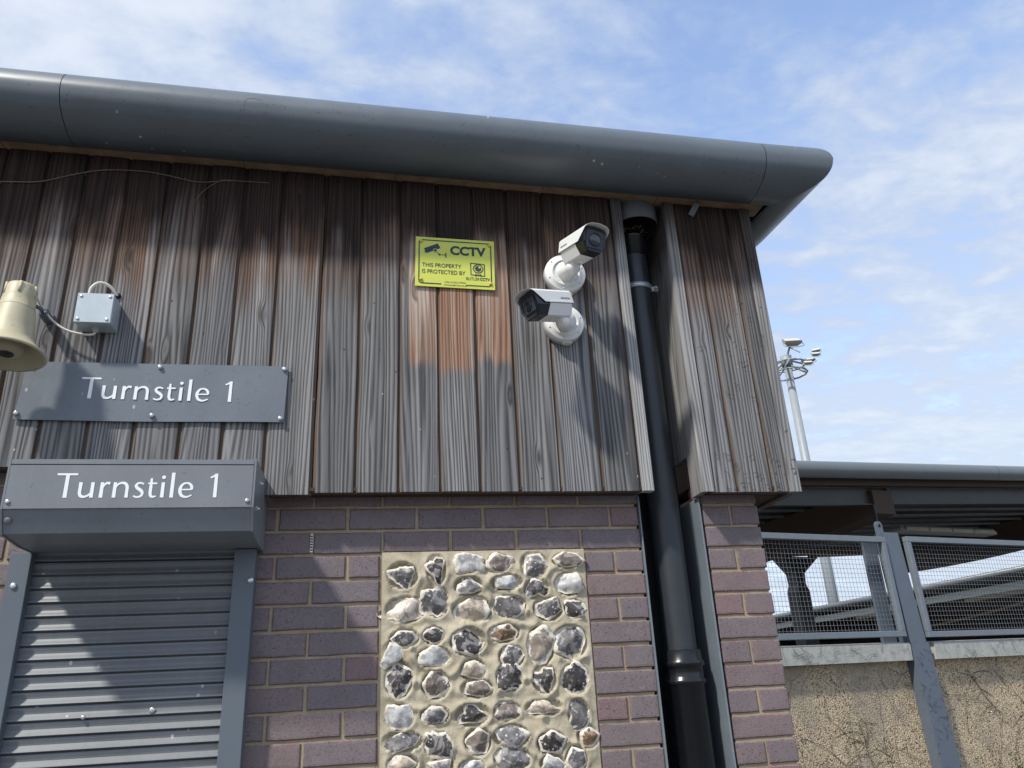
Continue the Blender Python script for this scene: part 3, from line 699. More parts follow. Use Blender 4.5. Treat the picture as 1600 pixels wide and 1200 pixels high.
m_=MB(); m_.bolt((BXL+.02,YF+.011,-.094),(0,-.9,-.4),.009,.004); m_.build('blank_cap',M_BOX,HB)
for y,z in ((-.20,.03),(-.235,-.055)):
    m_=MB(); m_.cyl((BXR-.002,y,z),(BXR+.010,y,z),.0035,8); m_.lathe([(.0075,0),(.0075,.004)],(BXR+.0,y,z),(1,0,0),6,True,True,False); m_.build('stud',M_STEEL,HB)
for x0,x1 in ((-.748,-.690),(-.116,-.052)):
    m_=MB(); m_.box(x0,x1,-.058,.012,GROUND,-.1405,.0015); G_=m_.build('guide_rail',M_GUIDE,RS)
    xb=-.724 if x0<-.5 else -.0615
    m_=MB(); m_.bolt((xb,-.058,-.237),(0,-1,0),.0092,.006); m_.build('bolt',M_STEEL,G_)
m_=MB(); m_.smooth=True
z=-.124; pitch=.0402; rings=[]
pp=[(.0075,0.0),(.0060,-.0012),(.0005,-.004),(-.0008,-.009),(.0012,-.0155),(.0022,-.021),(-.0005,-.027),(-.0058,-.0335),(-.0072,-.0368),(-.0060,-.0384),(.0030,-.0390),(.0075,-.0394)]
while z>GROUND+.05:
    for d,dz in pp: rings.append([(-.694,-.026+d,z+dz),(-.112,-.026+d,z+dz)])
    z-=pitch
ids=m_.loft(rings,False,sm=False); m_.build('slat_curtain',M_SLAT,RS)
for x,zz in ((-.492,-.602),(-.31,-.593)):
    m_=MB(); m_.bolt((x,-.031,zz),(0,-1,0),.0062 if x<-.4 else .0085,.005); m_.build('rivet',M_STEEL,RS)
m_=MB(); m_.box(-.688,-.118,-.020,-.012,-.20,-.1405); m_.build('curtain_slot',M_BLACK,RS)

# ------------------------------------------------------------------ yellow CCTV sign
YK=-.1005
CS=thing('cctv_sign','small yellow CCTV warning sign with dark printing on the bleached boards','sign',(.589,YK,.79))
RK=Matrix.Translation((.589,YK,.8945))@Matrix.Rotation(R(.9),4,'Y')
W2,H2=.1475,.1045
def local(mb): mb.M=RK; return mb
m_=local(MB()); m_.box(-W2,W2,0,.0035,-H2,H2,.0006); m_.build('panel',M_YEL,CS)
m_=local(MB()); rr=.014; bw=.0042; ix,iz=W2-.011,H2-.011
def border(mb):
    out=[];inn=[]
    for cx,cz,a0 in ((ix-rr,iz-rr,0),(-ix+rr,iz-rr,90),(-ix+rr,-iz+rr,180),(ix-rr,-iz+rr,270)):
        for k in range(7):
            a=R(a0+15*k); out.append((cx+rr*math.cos(a),cz+rr*math.sin(a))); inn.append((cx+(rr-bw)*math.cos(a),cz+(rr-bw)*math.sin(a)))
    # open at the bottom between x=-.052 and .040 for the contact lines
    order=list(range(21,28))+list(range(0,21))
    start=[(.040,-iz),(.040,-iz+bw)]; end=[(-.052,-iz),(-.052,-iz+bw)]
    o_=[start[0]]+[out[i] for i in order]+[end[0]]; i_=[start[1]]+[inn[i] for i in order]+[end[1]]
    a=[mb.vert((x,-.0009,z)) for x,z in o_]; b=[mb.vert((x,-.0009,z)) for x,z in i_]
    for k in range(len(a)-1): mb.face([a[k],a[k+1],b[k+1],b[k]],False)
border(m_); m_.build('border',M_INK,CS)
def text(mb,body,x,z,w,h,y=-.0009,bold=0.0,align='L'):
    cu=bpy.data.curves.new('t','FONT'); cu.body=body; cu.size=1; cu.offset=bold; cu.fill_mode='FRONT'
    ob=bpy.data.objects.new('t',cu); COL.objects.link(ob); dg=bpy.context.evaluated_depsgraph_get(); me=bpy.data.meshes.new_from_object(ob.evaluated_get(dg))
    xs=[v.co.x for v in me.vertices]; ys=[v.co.y for v in me.vertices]; x0,x1,y0,y1=min(xs),max(xs),min(ys),max(ys)
    ids=[mb.vert((x+(v.co.x-x0)/(x1-x0)*w,y,z+(v.co.y-y0)/(y1-y0)*h)) for v in me.vertices]
    for p in me.polygons: mb.face([ids[i] for i in p.vertices],False)
    bpy.data.objects.remove(ob); bpy.data.curves.remove(cu); bpy.data.meshes.remove(me)
m_=local(MB()); text(m_,'CCTV',-.019,.034,.134,.039,bold=.042); m_.build('heading_text',M_INK,CS)
m_=local(MB()); text(m_,'THIS PROPERTY',-.123,-.0225,.145,.0165,bold=.006); text(m_,'IS PROTECTED BY',-.123,-.0495,.160,.0165,bold=.006); m_.build('notice_text',M_INK,CS)
m_=local(MB()); text(m_,'BUTLER',.040,-.0690,.050,.0125,bold=.0); text(m_,'CCTV',.0915,-.0690,.037,.0125,bold=.035); m_.build('firm_text',M_INK,CS)
m_=local(MB()); text(m_,'CALL 01322 679936',-.040,-.0855,.078,.0068,bold=.004); text(m_,'www.butlercctv.co.uk',-.043,-.0975,.086,.0076,bold=.004); m_.build('contact_text',M_INK,CS)
m_=local(MB())
def rot2(pts,cx,cz,a): return [(cx+x*math.cos(a)-z*math.sin(a),cz+x*math.sin(a)+z*math.cos(a)) for x,z in pts]
m_.prism(rot2([(-.029,-.011),(.028,-.012),(.028,.010),(-.029,.011)],-.086,.058,R(27)),-.0009,-.0009)
m_.prism(rot2([(-.0325,-.0075),(-.0292,-.0075),(-.0292,.0005),(-.0325,.0005)],-.086,.058,R(27)),-.0009,-.0009)
def disc(mb,cx,cz,r,y,n=24,r2=0):
    if r2==0: mb.prism([(cx+r*math.cos(2*math.pi*k/n),cz+r*math.sin(2*math.pi*k/n)) for k in range(n)],y,y)
    else:
        a=[mb.vert((cx+r*math.cos(2*math.pi*k/n),y,cz+r*math.sin(2*math.pi*k/n))) for k in range(n)]; b=[mb.vert((cx+r2*math.cos(2*math.pi*k/n),y,cz+r2*math.sin(2*math.pi*k/n))) for k in range(n)]
        for k in range(n): mb.face([a[k],a[(k+1)%n],b[(k+1)%n],b[k]],False)
def bar(mb,p,q,w,y):
    p=Vector((p[0],0,p[1]));q=Vector((q[0],0,q[1])); t=(q-p).normalized(); nn=Vector((-t.z,0,t.x))*w
    mb.prism([((p+nn).x,(p+nn).z),((p-nn).x,(p-nn).z),((q-nn).x,(q-nn).z),((q+nn).x,(q+nn).z)],y,y)
bar(m_,(-.074,.047),(-.059,.032),.0010,-.0010); disc(m_,-.059,.032,.0038,-.0012); bar(m_,(-.057,.0317),(-.037,.0312),.0010,-.0010); m_.prism([(-.0375,.021),(-.0330,.021),(-.0330,.040),(-.0375,.040)],-.0012,-.0012); disc(m_,-.075,.0485,.0058,-.0016)
m_.build('camera_pictogram',M_INK,CS)
m_=local(MB()); disc(m_,-.075,.0485,.0078,-.0013); m_.build('pictogram_halo',M_YEL,CS)
m_=local(MB())
q=rot2([(-.0255,-.025),(.0255,-.025),(.0255,.025),(-.0255,.025)],.085,-.0225,R(-3)); q[3]=(q[3][0]-.004,q[3][1]); q[2]=(q[2][0]-.003,q[2][1])
for a,b in zip(q,q[1:]+q[:1]):
    if a is q[0]: bar(m_,a,(.072,q[0][1]),.0016,-.00095); bar(m_,(.098,q[1][1]),b,.0016,-.00095)
    else: bar(m_,a,b,.0016,-.0009)
disc(m_,.085,-.0185,.0195,-.0010,28,.0158); disc(m_,.085,-.0185,.0118,-.0010)
m_.prism([(.085,-.046),(.073,-.040),(.073,-.053)],-.0010,-.0010); m_.prism([(.085,-.046),(.097,-.053),(.097,-.040)],-.0010,-.0010); disc(m_,.085,-.046,.0035,-.0013)
m_.build('eye_emblem',M_INK,CS)
m_=local(MB()); disc(m_,.0895,-.0135,.0038,-.0014); m_.build('emblem_glint',M_YEL,CS)
for x,z in ((-.127,.0845),(.128,.0835),(-.127,-.076),(.131,-.0795)):
    m_=local(MB()); m_.bolt((x,-.001,z),(0,-1,0),.0060,.005); m_.build('screw_cap',M_SCREWY,CS)

# ------------------------------------------------------------------ bullet cameras
def frame(fwd,roll=0.0):
    f=Vector(fwd).normalized(); r_=f.cross(Vector((0,0,1))).normalized(); u=r_.cross(f)
    if roll: 
        r_,u=r_*math.cos(roll)+u*math.sin(roll), u*math.cos(roll)-r_*math.sin(roll)
    return Matrix((( r_.x,f.x,u.x),(r_.y,f.y,u.y),(r_.z,f.z,u.z))).to_4x4()     # local x=right, y=forward, z=up
def camera(label,bx,bz,rbase,pivot,front,roll,square):
    root=thing('cctv_camera',label,'camera',(bx,YC,bz),'white bullet cameras on the timber wall')
    Y0=YC+.002
    m_=MB(); m_.lathe([(rbase,0),(rbase,.030),(rbase*.995,.0325),(rbase*.985,.034),(rbase*.985,.038),(rbase*.95,.0405),(rbase*.74,.041),(rbase*.73,.0438),(rbase*.63,.046),(rbase*.62,.044),(rbase*.45,.0455),(.001,.0455)],(bx,Y0,bz),(0,-1,0),44,True)
    BS=m_.build('mount_base',M_WHITE,root)
    yb=Y0-.0405
    for rr,nn,a0 in ((rbase*.86,6,20),(rbase*.62,4,48)):
        for k in range(nn):
            a=R(a0+360/nn*k); m_=MB(); m_.bolt((bx+rr*math.cos(a),yb-(.0025 if nn==4 else -.0002),bz+rr*math.sin(a)),(0,-1,0),.0036,.0022); m_.build('screw',M_GALV,BS)
    m_=MB(); m_.lathe([(.019,0),(.019,.003),(.016,.0045),(.001,.0045)],(bx+.008,Y0-.017,bz-rbase+.0005),(0,0,-1),20); m_.build('conduit_plug',M_WHITE,BS)
    F=Vector(front); fwd=Vector(pivot); fr=frame(fwd,roll); Lb=.172
    pv=F-fwd.normalized()*(Lb-.028)-(fr.to_3x3()@Vector((0,0,1)))*.060; b0=Vector((bx,Y0-.044,bz)); d=(pv-b0)
    m_=MB(); L=d.length; m_.lathe([(.041,0),(.037,.006),(.030,L*.35),(.026,L*.75),(.026,L),(.015,L+.016),(.001,L+.02)],b0,d,28); m_.build('arm',M_WHITE,root)
    up=fr.to_3x3()@Vector((0,0,1)); 
    ctr=F; Mx=Matrix.Translation(ctr)@fr           # origin at the centre of the front face, +y forward
    hw=.0445
    def sect(k,dz=0,top=True): return [(-hw*k,.034*k),(-hw*k,-.013*k),(-.027*k,-.046*k),(.027*k,-.046*k),(hw*k,-.013*k),(hw*k,.034*k),(.030*k,.044*k),(-.030*k,.044*k)]
    cap=.050
    m_=MB(); m_.M=Mx
    rings=[[(x*.93,-Lb,z*.93) for x,z in sect(1)],[(x,-Lb+.006,z) for x,z in sect(1)],[(x,-cap-.014+(-z)*.30,z) for x,z in sect(1)]]
    m_.loft(rings,True,True,False,False); BD=m_.build('body',M_WHITE,root)
    m_=MB(); m_.M=Mx
    rings=[[(x,-cap-.0145+(-z)*.30,z) for x,z in sect(.985)],[(x,-.008,z) for x,z in sect(1.0)],[(x,-.001,z) for x,z in sect(.95)],[(x,-.004,z) for x,z in sect(.80)]]
    m_.loft(rings,True,False,True,False); NC=m_.build('nose_cap',M_GLOSSB,root)
    if square:
        m_=MB(); m_.M=Mx; m_.box(-.026,.026,-.0042,-.0018,-.026,.024,.002); m_.build('front_window',M_LENS,NC)
        m_=MB(); m_.M=Mx; m_.lathe([(.0175,-.0022),(.0175,.0005),(.014,.0008),(.011,-.0005),(.001,.001)],(0.004,0,-.001),(0,1,0),28); m_.build('lens',M_GLOSSB,NC)
    else:
        m_=MB(); m_.M=Mx; m_.box(-.033,.033,-.0045,-.0015,-.034,.033,.005); m_.build('face_plate',M_DARKP,NC)
        m_=MB(); m_.M=Mx; m_.lathe([(.0245,-.002),(.0245,.0012),(.0215,.0014),(.0205,-.0003)],(0,0,0),(0,1,0),36); m_.build('lens_ring',M_GLOSSB,NC)
        m_=MB(); m_.M=Mx; m_.lathe([(.0206,-.0003),(.015,.0018),(.007,.0032),(.0005,.0036)],(0,0,0),(0,1,0),36,False,True); m_.build('lens',M_LENS,NC)
    # sun shield: thin folded shell over the top, longer at the peak
    m_=MB(); m_.M=Mx; m_.smooth=False
    o_=[(-hw-.0045,-.006),(-hw-.0045,.035),(-hw+.001,.043),(-.030,.0487),(0,.0515),(.030,.0487),(hw-.001,.043),(hw+.0045,.035),(hw+.0045,-.006)]
    i_=[(-hw-.0025,-.006),(-hw-.0025,.034),(-hw+.0025,.0415),(-.0295,.0467),(0,.0495),(.0295,.0467),(hw-.0025,.0415),(hw+.0025,.034),(hw+.0025,-.006)]
    def yfront(z): return .022-(.05-z)*1.05
    ro=[];ri=[]
    for y in (-Lb-.004,None):
        ro.append([(x,(y if y is not None else yfront(z)),z) for x,z in o_]); ri.append([(x,(y if y is not None else yfront(z)),z) for x,z in i_])
    m_.loft([ro[0],ro[1],ri[1],ri[0],ro[0]],False,sm=False)
    for k in (0,8): m_.face([m_.vert(ro[0][k]),m_.vert(ro[1][k]),m_.vert(ri[1][k]),m_.vert(ri[0][k])],False)
    SH=m_.build('sun_shield',M_WHITE,root)
    # fold strip along each lower edge
    for sgn in (-1,1):
        m_=MB(); m_.M=Mx; m_.box(sgn*(hw+.0046),sgn*(hw+.0062),-Lb+.004,-.062,-.0075,-.0015,.0006); m_.build('edge_fold',M_WHITE,SH)
    # maker's name, small, on both flanks of the shield
    for sgn in (-1,1):
        m_=MB(); mt=MB(); text(mt,'HIKVISION',0,0,.046,.0075,y=0,bold=.02)
        m_.M=Mx
        for i,v in enumerate(mt.v): 
            m_.vert((sgn*(hw+.0049),(-Lb+.010+v[0]) if sgn>0 else (-Lb+.056-v[0]),.006+v[2]))
        for f_ in mt.f: m_.face(f_,False)
        m_.build('maker_name',M_INK,SH)
    m_=MB(); m_.M=Mx; m_.lathe([(.021,0),(.021,.0016),(.0195,.0022),(.019,.0008),(.001,.0008)],(0,-.11,-.0458),(0,0,-1),28); m_.build('cover_ring',M_WHITE,BD)
    m_=MB(); m_.M=Mx; m_.lathe([(.0185,0),(.0185,.018)],(0,-Lb+.03,-.045),(0,0,-1),22,False,True); m_.box(-.012,.012,-Lb-.012,-Lb+.02,-.044,-.012,.004); m_.build('swivel',M_WHITE,root)
    return root
camera('upper white bullet camera aiming right with a round lens window',1.002,.860,.079,(.049,-.180,-.040),(1.047,-.375,.853),R(3),False)
camera('lower white bullet camera aiming left with a square lens window',.984,.652,.073,(-.177,-.10,-.052),(.810,-.305,.620),R(-4),True)

# ------------------------------------------------------------------ horn loudspeaker, junction box, cables
HS=thing('horn_loudspeaker','faded beige horn loudspeaker tilted down beside the junction box','loudspeaker',(-.79,-.2,.6))
a0=Vector((-.783,-.240,.650)); a1=Vector((-.780,-.262,.418)); ax=(a1-a0); Lh=ax.length; ax.normalize()
m_=MB(); m_.lathe([(.001,0),(.030,.0),(.041,.004),(.044,.012),(.046,.05),(.0495,.085),(.0515,.087)],a0,ax,44); m_.build('driver_housing',M_HORN,HS)
m_=MB(); m_.lathe([(.0515,.088),(.055,.11),(.0595,.150),(.066,.190),(.079,.212),(.093,.226),(.104,.234),(.108,.238),(.108,.243),(.103,.244)],a0,ax,52)
HO=m_.build('bell',M_HORN,HS)
m_=MB(); m_.lathe([(.1035,.243),(.091,.226),(.076,.212),(.055,.195),(.046,.19)],a0,ax,52); m_.build('bell_inside',M_HORNIN,HO)
m_=MB(); m_.lathe([(.046,.19),(.046,.225),(.040,.236),(.024,.239),(.001,.239)],a0,ax,36); PL=m_.build('reflex_cone',M_HORNIN,HS)
m_=MB(); m_.lathe([(.0205,.2385),(.0205,.2415),(.017,.2415),(.015,.2405),(.009,.2405),(.009,.243),(.001,.243)],a0,ax,28); m_.build('centre_badge',M_DECK,PL)
for k in range(6):
    e1=ax.cross(Vector((0,0,1))).normalized(); e2=ax.cross(e1); a=R(60*k+20); c=a0+e1*(.0445*math.cos(a))+e2*(.0445*math.sin(a))
    m_=MB(); m_.tube([c+ax*.006,c+ax*.045],.0042,6,1); m_.build('rib',M_HORN,HS)
m_=MB(); m_.M=Matrix.Translation((-.748,-.155,.607))@Matrix.Rotation(R(4),4,'Z'); m_.box(-.010,.012,-.002,.06,-.012,.013,.001); 
m_.M=None; m_.tube([(-.748,-.16,.607),(-.744,-.185,.604),(-.748,-.205,.60)],.0065,8,4); BRK=m_.build('bracket',M_GUIDE,HS)
m_=MB(); m_.box(-.752,-.735,-.105,-.0905,.60,.625,.001); m_.box(-.752,-.746,-.16,-.1,.597,.622,.001); m_.build('wall_plate',M_GUIDE,BRK)
m_=MB(); m_.bolt((-.7415,-.158,.606),(.4,-.9,0),.004,.003); m_.build('bolt',M_STEEL,BRK)

JB=thing('junction_box','square silver junction box screwed to the boards beside the horn','junction box',(-.594,YC,.62))
JL,JR,JZ0,JZ1,JF=-.649,-.5405,.5705,.6745,-.168
m_=MB(); m_.box(JL,JR,JF+.012,YC+.003,JZ0,JZ1,.003); m_.build('enclosure',M_JB,JB)
m_=MB(); m_.box(JL-.001,JR+.001,JF,JF+.0105,JZ0-.001,JZ1+.001,.002); LD=m_.build('lid',M_JB,JB)
for x in (JL+.011,JR-.011):
    for z in (JZ0+.011,JZ1-.011):
        m_=MB(); m_.bolt((x,JF,z),(0,-1,0),.0052,.003); m_.build('screw',M_STEEL,LD)
for x,z,d in ((-.632,JZ1,1),(-.562,JZ1,1),(-.594,JZ0,-1)):
    m_=MB(); m_.lathe([(.0115,0),(.0115,.006),(.0095,.008),(.0095,.014),(.006,.017)],(x,-.125,z),(0,0,d),14,False,True); m_.build('gland',M_RUBBER,JB)
m_=MB(); m_.tube([(-.594,-.125,.556),(-.597,-.127,.548),(-.612,-.13,.543),(-.64,-.131,.546),(-.68,-.13,.558),(-.718,-.132,.583),(-.744,-.15,.612),(-.752,-.185,.628),(-.764,-.2,.652),(-.785,-.208,.672),(-.805,-.215,.668),(-.813,-.218,.655)],.0036,8,6)
tag(m_.build('speaker_cable',M_CABLE),'thin white cable looping from junction box to horn loudspeaker','cable')
m_=MB(); m_.tube([(-.632,-.125,.688),(-.630,-.124,.715),(-.615,-.12,.737),(-.597,-.115,.741),(-.578,-.108,.733),(-.562,-.098,.716),(-.556,-.084,.708)],.0052,8,6)
tag(m_.build('supply_cable',M_CABLE),'short white cable arching from the junction box top into the boards','cable')
m_=MB(); m_.lathe([(.001,0),(.011,0),(.011,.002)],(-.556,YC-.003,.708),(0,1,0),14); tag(m_.build('cable_hole',M_BLACK),'dark drilled hole in a board taking the junction box cable','hole')

# dead creeper strand on the boards
m_=MB()
tw=[(-1.10,1.12),(-.987,1.131),(-.867,1.141),(-.77,1.179),(-.70,1.199),(-.627,1.211),(-.52,1.211),(-.432,1.199),(-.343,1.184),(-.233,1.199),(-.098,1.200)]
m_.tube([(x,YC-.006+random.uniform(-.002,.001),z+random.uniform(-.002,.002)) for x,z in tw],[.0018,.0010],5,5)
m_.tube([(x,YC-.006,z) for x,z in ((-.215,1.199),(-.266,1.196),(-.321,1.147),(-.35,1.082),(-.334,1.002))],[.0012,.0006],5,5)
for i in range(26):
    k=random.randrange(1,len(tw)-1); t=random.random(); x=tw[k][0]+(tw[k+1][0]-tw[k][0])*t; z=tw[k][1]+(tw[k+1][1]-tw[k][1])*t
    m_.tube([(x,YC-.006,z),(x+random.uniform(-.01,.01),YC-.003,z+random.uniform(-.012,.012))],.0006,4,1)
tag(m_.build('creeper_strand',M_STEML),'thin dead creeper strand trailing across the boards under the eaves','creeper')
m_=MB(); m_.tube([(-.165,-.335,1.343),(-.155,-.345,1.362),(-.13,-.345,1.368),(-.105,-.342,1.366)],.0009,5,5); 
tag(m_.build('grass_wisp',M_STEML),'pale hooked wisp of dry grass caught on the eaves','wisp')
# dead ivy rootlets left on the pier boards
m_=MB()
for i in range(70):
    x=random.uniform(1.50,1.815); z=random.choice((random.uniform(.03,.16),random.uniform(.1,1.1))); n_=random.choice((1,2,3)); p=Vector((x,YC-.005,z))
    for k in range(n_):
        q_=p+Vector((random.uniform(-.016,.016),0,random.uniform(-.009,.009))); m_.tube([p,(p+q_)/2+Vector((0,-.001,.002)),q_],.0007,4,2); p=q_
tag(m_.build('ivy_rootlets',M_STEM),'scattered dead ivy rootlets on the narrow right-hand boards','rootlets',kind='stuff')

# ------------------------------------------------------------------ stand wall to the right (rotated 13 degrees)
S0=Vector((5.829,5.134,.527)); A13=R(13); KS=1.9; NEARGROUND=GROUND; GROUND=(NEARGROUND-.527)/KS      # stand modules are drawn per 1.9 m unit
class MB(MB):
    def vert(s,p): return super().vert(Vector(p)*KS)
    def tube(s,pts,r,n=8,sub=6,cap=True): return _tube(s,pts,r,n,sub,cap)
_tube=MB.__mro__[1].tube
def stand(name,label,cat,group=None): return thing(name,label,cat,tuple(S0),group,A13)
# local x = along the wall, local -y = towards the viewer
m_=MB(); m_.box(-2.6,9,.045,.25,GROUND,-.545); W_=tag(m_.build('pebble_dash_wall',M_PEB),'sandy pebble-dashed boundary wall with a concrete coping','wall'); W_.location=S0; W_.rotation_euler=(0,0,A13)
for i,(a,b,lab) in enumerate(((-2.6,.075,'weathered concrete coping stone left of the steel post'),(.262,1.75,'weathered concrete coping stone right of the steel post'),(1.76,3.2,None),(3.21,9,None))):
    m_=MB(); 
    pr=[(-.002,-.458),(-.012,-.452),(.20,-.440),(.30,-.452),(.30,-.55),(.02,-.552),(.018,-.545),(.0,-.545)]
    pr=[(-.0,-.545),(-.004,-.46),(.004,-.452),(.15,-.442),(.29,-.452),(.296,-.46),(.296,-.545)]
    m_.loft([[(x,y-.01,z) for y,z in pr] for x in (a,a+.5*(b-a),b)],True,True,True,False)
    if lab is None: lab='weathered concrete coping stone further along the boundary wall'
    root=m_.build('coping_stone',M_CONC); tag(root,lab,'coping','coping stones on the boundary wall'); root.location=S0; root.rotation_euler=(0,0,A13)
PO=stand('steel_post','blue-grey steel post standing between the two mesh panels','post')
m_=MB(); m_.loft([[(.0805,-.014,-.452),(.204,-.014,-.452),(.204,.06,-.452),(.0805,.06,-.452)],[(.066,-.010,.165),(.183,-.010,.165),(.183,.06,.165),(.066,.06,.165)]],True,True,True,False); m_.build('upper_post',M_POST,PO)
m_=MB(); m_.loft([[(.101,-.020,GROUND),(.258,-.020,GROUND),(.258,.05,GROUND),(.101,.05,GROUND)],[(.0845,-.0185,-.4525),(.216,-.0185,-.4525),(.216,.05,-.4525),(.0845,.05,-.4525)]],True,True,True,False); m_.build('lower_post',M_POST,PO)
m_=MB(); m_.box(-.045,.062,.055,.075,-.5,.14,.002); m_.build('rear_flange',M_POST,PO)
m_=MB(); 
pts=[(.030,.13)]+[(.055+.026*math.cos(R(a)),.206+.026*math.sin(R(a))) for a in range(180,-1,-20)]+[(.081,.13)]
m_.prism(pts[::-1],.0,.014); m_.lathe([(.0115,0),(.0115,.0016),(.001,.0016)],(.055,-.0005,.206),(0,-1,0),16); LG=m_.build('lug',M_POST,PO)
m_=MB(); m_.lathe([(.010,0),(.001,0)],(.055,-.0026,.206),(0,-1,0),16); m_.build('lug_hole',M_BLACK,LG)
m_=MB(); m_.box(.082,.092,.03,.045,.165,.34); m_.build('hanger',M_DECK,PO)
def mesh_panel(label,x0,x1,z0,z1):
    P_=stand('mesh_panel',label,'mesh panel','galvanised mesh panels above the boundary wall')
    m_=MB(); t=.032; y0,y1=-.028,.004
    for (a,b,c,d) in ((x0,x1,z1-t,z1),(x0,x1,z0,z0+t),(x0,x0+t,z0+t,z1-t),(x1-t,x1,z0+t,z1-t)): m_.box(a,b,y0,y1,c,d,.002)
    m_.build('frame',M_FRAME,P_)
    m_=MB(); c=.0253; r_=.00095; x=x0+t+.006; 
    while x<x1-t: m_.cyl((x,-.004,z0+t-.004),(x,-.004,z1-t+.004),r_,5,False); x+=c
    z=z0+t+.01
    while z<z1-t: m_.cyl((x0+t-.004,-.0068,z),(x1-t+.004,-.0068,z),r_,5,False); z+=c
    m_.build('wire_mesh',M_WIRE,P_)
mesh_panel('galvanised mesh panel left of the steel post, half hidden by brickwork',-1.75,.050,-.420,.134)
mesh_panel('galvanised mesh panel right of the steel post, cut by the frame edge',.222,1.72,-.428,.142)
# canopy behind
CA=stand('stand_canopy','dark canopy roof with round grey gutter over the mesh panels','canopy')
sl=.0475
m_=MB(); m_.smooth=True
def gz(s): return .505+sl*(s+.45)
rings=[]
for s in (-2.6,.3,1.15,4,9):
    rings.append([(s,-.03-.052*math.cos(R(a)),gz(s)+.052*math.sin(R(a))) for a in range(-75,116,15)]+[(s,.12,gz(s)+.048)])
m_.loft(rings,False,sm=True)
m_.build('gutter',M_GUT2,CA)
m_=MB(); rings=[]
for s in (1.149,1.152): rings.append([(s,-.03-.0524*math.cos(R(a)),gz(s)+.0524*math.sin(R(a))) for a in range(-75,116,15)])
m_.loft(rings,False,sm=True); m_.build('gutter_joint',M_DECK,CA)
def sloped(mb,s0,s1,y0,y1,za,zb):
    rings=[[(s,y0,za+sl*(s+.45)),(s,y1,za+sl*(s+.45)),(s,y1,zb+sl*(s+.45)),(s,y0,zb+sl*(s+.45))] for s in (s0,s1)]; mb.loft(rings,True,True,True,False)
m_=MB(); sloped(m_,-2.6,9,.005,.06,.425,.475); m_.build('timber_plate',M_GLULAM,CA)
m_=MB(); sloped(m_,-2.6,.09,.062,.08,.322,.425); sloped(m_,.262,9,.062,.08,.325,.425); sloped(m_,-2.6,.09,.04,.0795,.316,.3215); sloped(m_,.262,9,.04,.0795,.319,.3245); m_.build('steel_channel',M_CHAN,CA)
m_=MB(); sloped(m_,-2.6,9,.08,2.6,.412,.43); m_.build('roof_deck',M_DECK,CA)
m_=MB(); y=.2
while y<2.55:
    sloped(m_,-2.6,9,y-.004,y+.0015,.3935,.4115); y+=.2
ribs=m_.build('rib_highlights',M_DECKR,CA)  # thin pale strips painted as the highlight lines of dark ribs
for s in (.094,2.9,5.6):                      # curved glulam rafters running back
    m_=MB(); lo=[]
    for i in range(13):
        t=i/12; yy=.03+2.4*t; zt_=.405+sl*(s+.45); zl=.287+(sl*(s-.094))-.12*math.sin(math.pi*.62*t)
        lo.append([(s,yy,zl),(s+.16,yy,zl),(s+.16,yy,zt_),(s,yy,zt_)])
    m_.loft(lo,True,True,True,False); m_.build('rafter',M_GLULAM,CA)
m_=MB(); sloped(m_,1.9,9,2.38,2.5,.345,.41); sloped(m_,-2.6,1.9,2.38,2.5,.362,.41); m_.build('rear_beam',M_TIMB,CA)
m_=MB(); m_.box(1.62,1.775,2.42,2.56,GROUND,.12,.003); 
m_.loft([[(1.62,2.42,.12),(1.775,2.42,.12),(1.775,2.56,.12),(1.62,2.56,.12)],[(1.655,2.42,.2),(1.74,2.42,.2),(1.74,2.56,.2),(1.655,2.56,.2)],[(1.645,2.42,.30),(1.75,2.42,.30),(1.75,2.56,.30),(1.645,2.56,.30)],[(1.5,2.42,.45),(1.95,2.42,.45),(1.95,2.56,.45),(1.5,2.56,.45)]],True,True,True,False)
m_.build('rear_column',M_DECK,CA)
LF=stand('light_fitting','cream fluorescent light fitting fixed under the dark canopy','light fitting')
m_=MB(); m_.box(1.20,2.22,.80,.90,.392,.411,.003); m_.box(1.18,2.24,.79,.91,.366,.392,.004); m_.build('fitting_body',M_RUBBER,LF)
m_=MB(); 
for i in range(4): m_.box(1.23+.245*i,1.465+.245*i,.775,.789,.368,.398,.005)
m_.build('diffuser',M_CREAM,LF)
# creeper stems on the pebble-dash and coping
m_=MB(); random.seed(21)
def walk(p,d,n,step,r_,y,wob=.5,br=.25,depth=0):
    pts=[Vector((p[0],y,p[1]))]; ang=math.atan2(d[1],d[0])
    for k in range(n):
        ang+=random.uniform(-wob,wob); q_=pts[-1]+Vector((math.cos(ang)*step,random.uniform(-.002,.002),math.sin(ang)*step))
        if y>.02 and q_.z>-.56: break
        pts.append(q_)
        if depth<2 and random.random()<br: a2=ang+random.choice((-1,1))*random.uniform(.5,1.2); walk((q_.x,q_.z),(math.cos(a2),math.sin(a2)),max(3,n//2),step*.8,r_*.65,y,wob,br,depth+1)
    if len(pts)>2: m_.tube(pts,[r_,r_*.4],4,2)
for i in range(120):
    x=random.uniform(-.9,1.9); z=random.uniform(-1.55,-.62); a=random.choice((random.uniform(1.6,2.6),random.uniform(.6,1.8),random.uniform(2.2,2.9)))
    walk((x,z),(math.cos(a),math.sin(a)),random.randint(6,13),.038,random.choice((.0006,.0008,.0011,.0017)),.041,.33,.22)
for i in range(46):
    x=random.choice((random.uniform(-.85,.05),random.uniform(.3,1.6))); walk((x,random.uniform(-.54,-.47)),(random.uniform(-1,1),random.uniform(-.5,.8)),random.randint(2,5),.02,.0008,-.0165,.6,.3)
for i in range(34):
    x=random.uniform(.1,.235); z=random.uniform(-1.1,-.47); walk((x,z),(random.uniform(-1,1),random.uniform(-.6,.6)),random.randint(2,4),.016,.0008,-.0215,.6,.2)
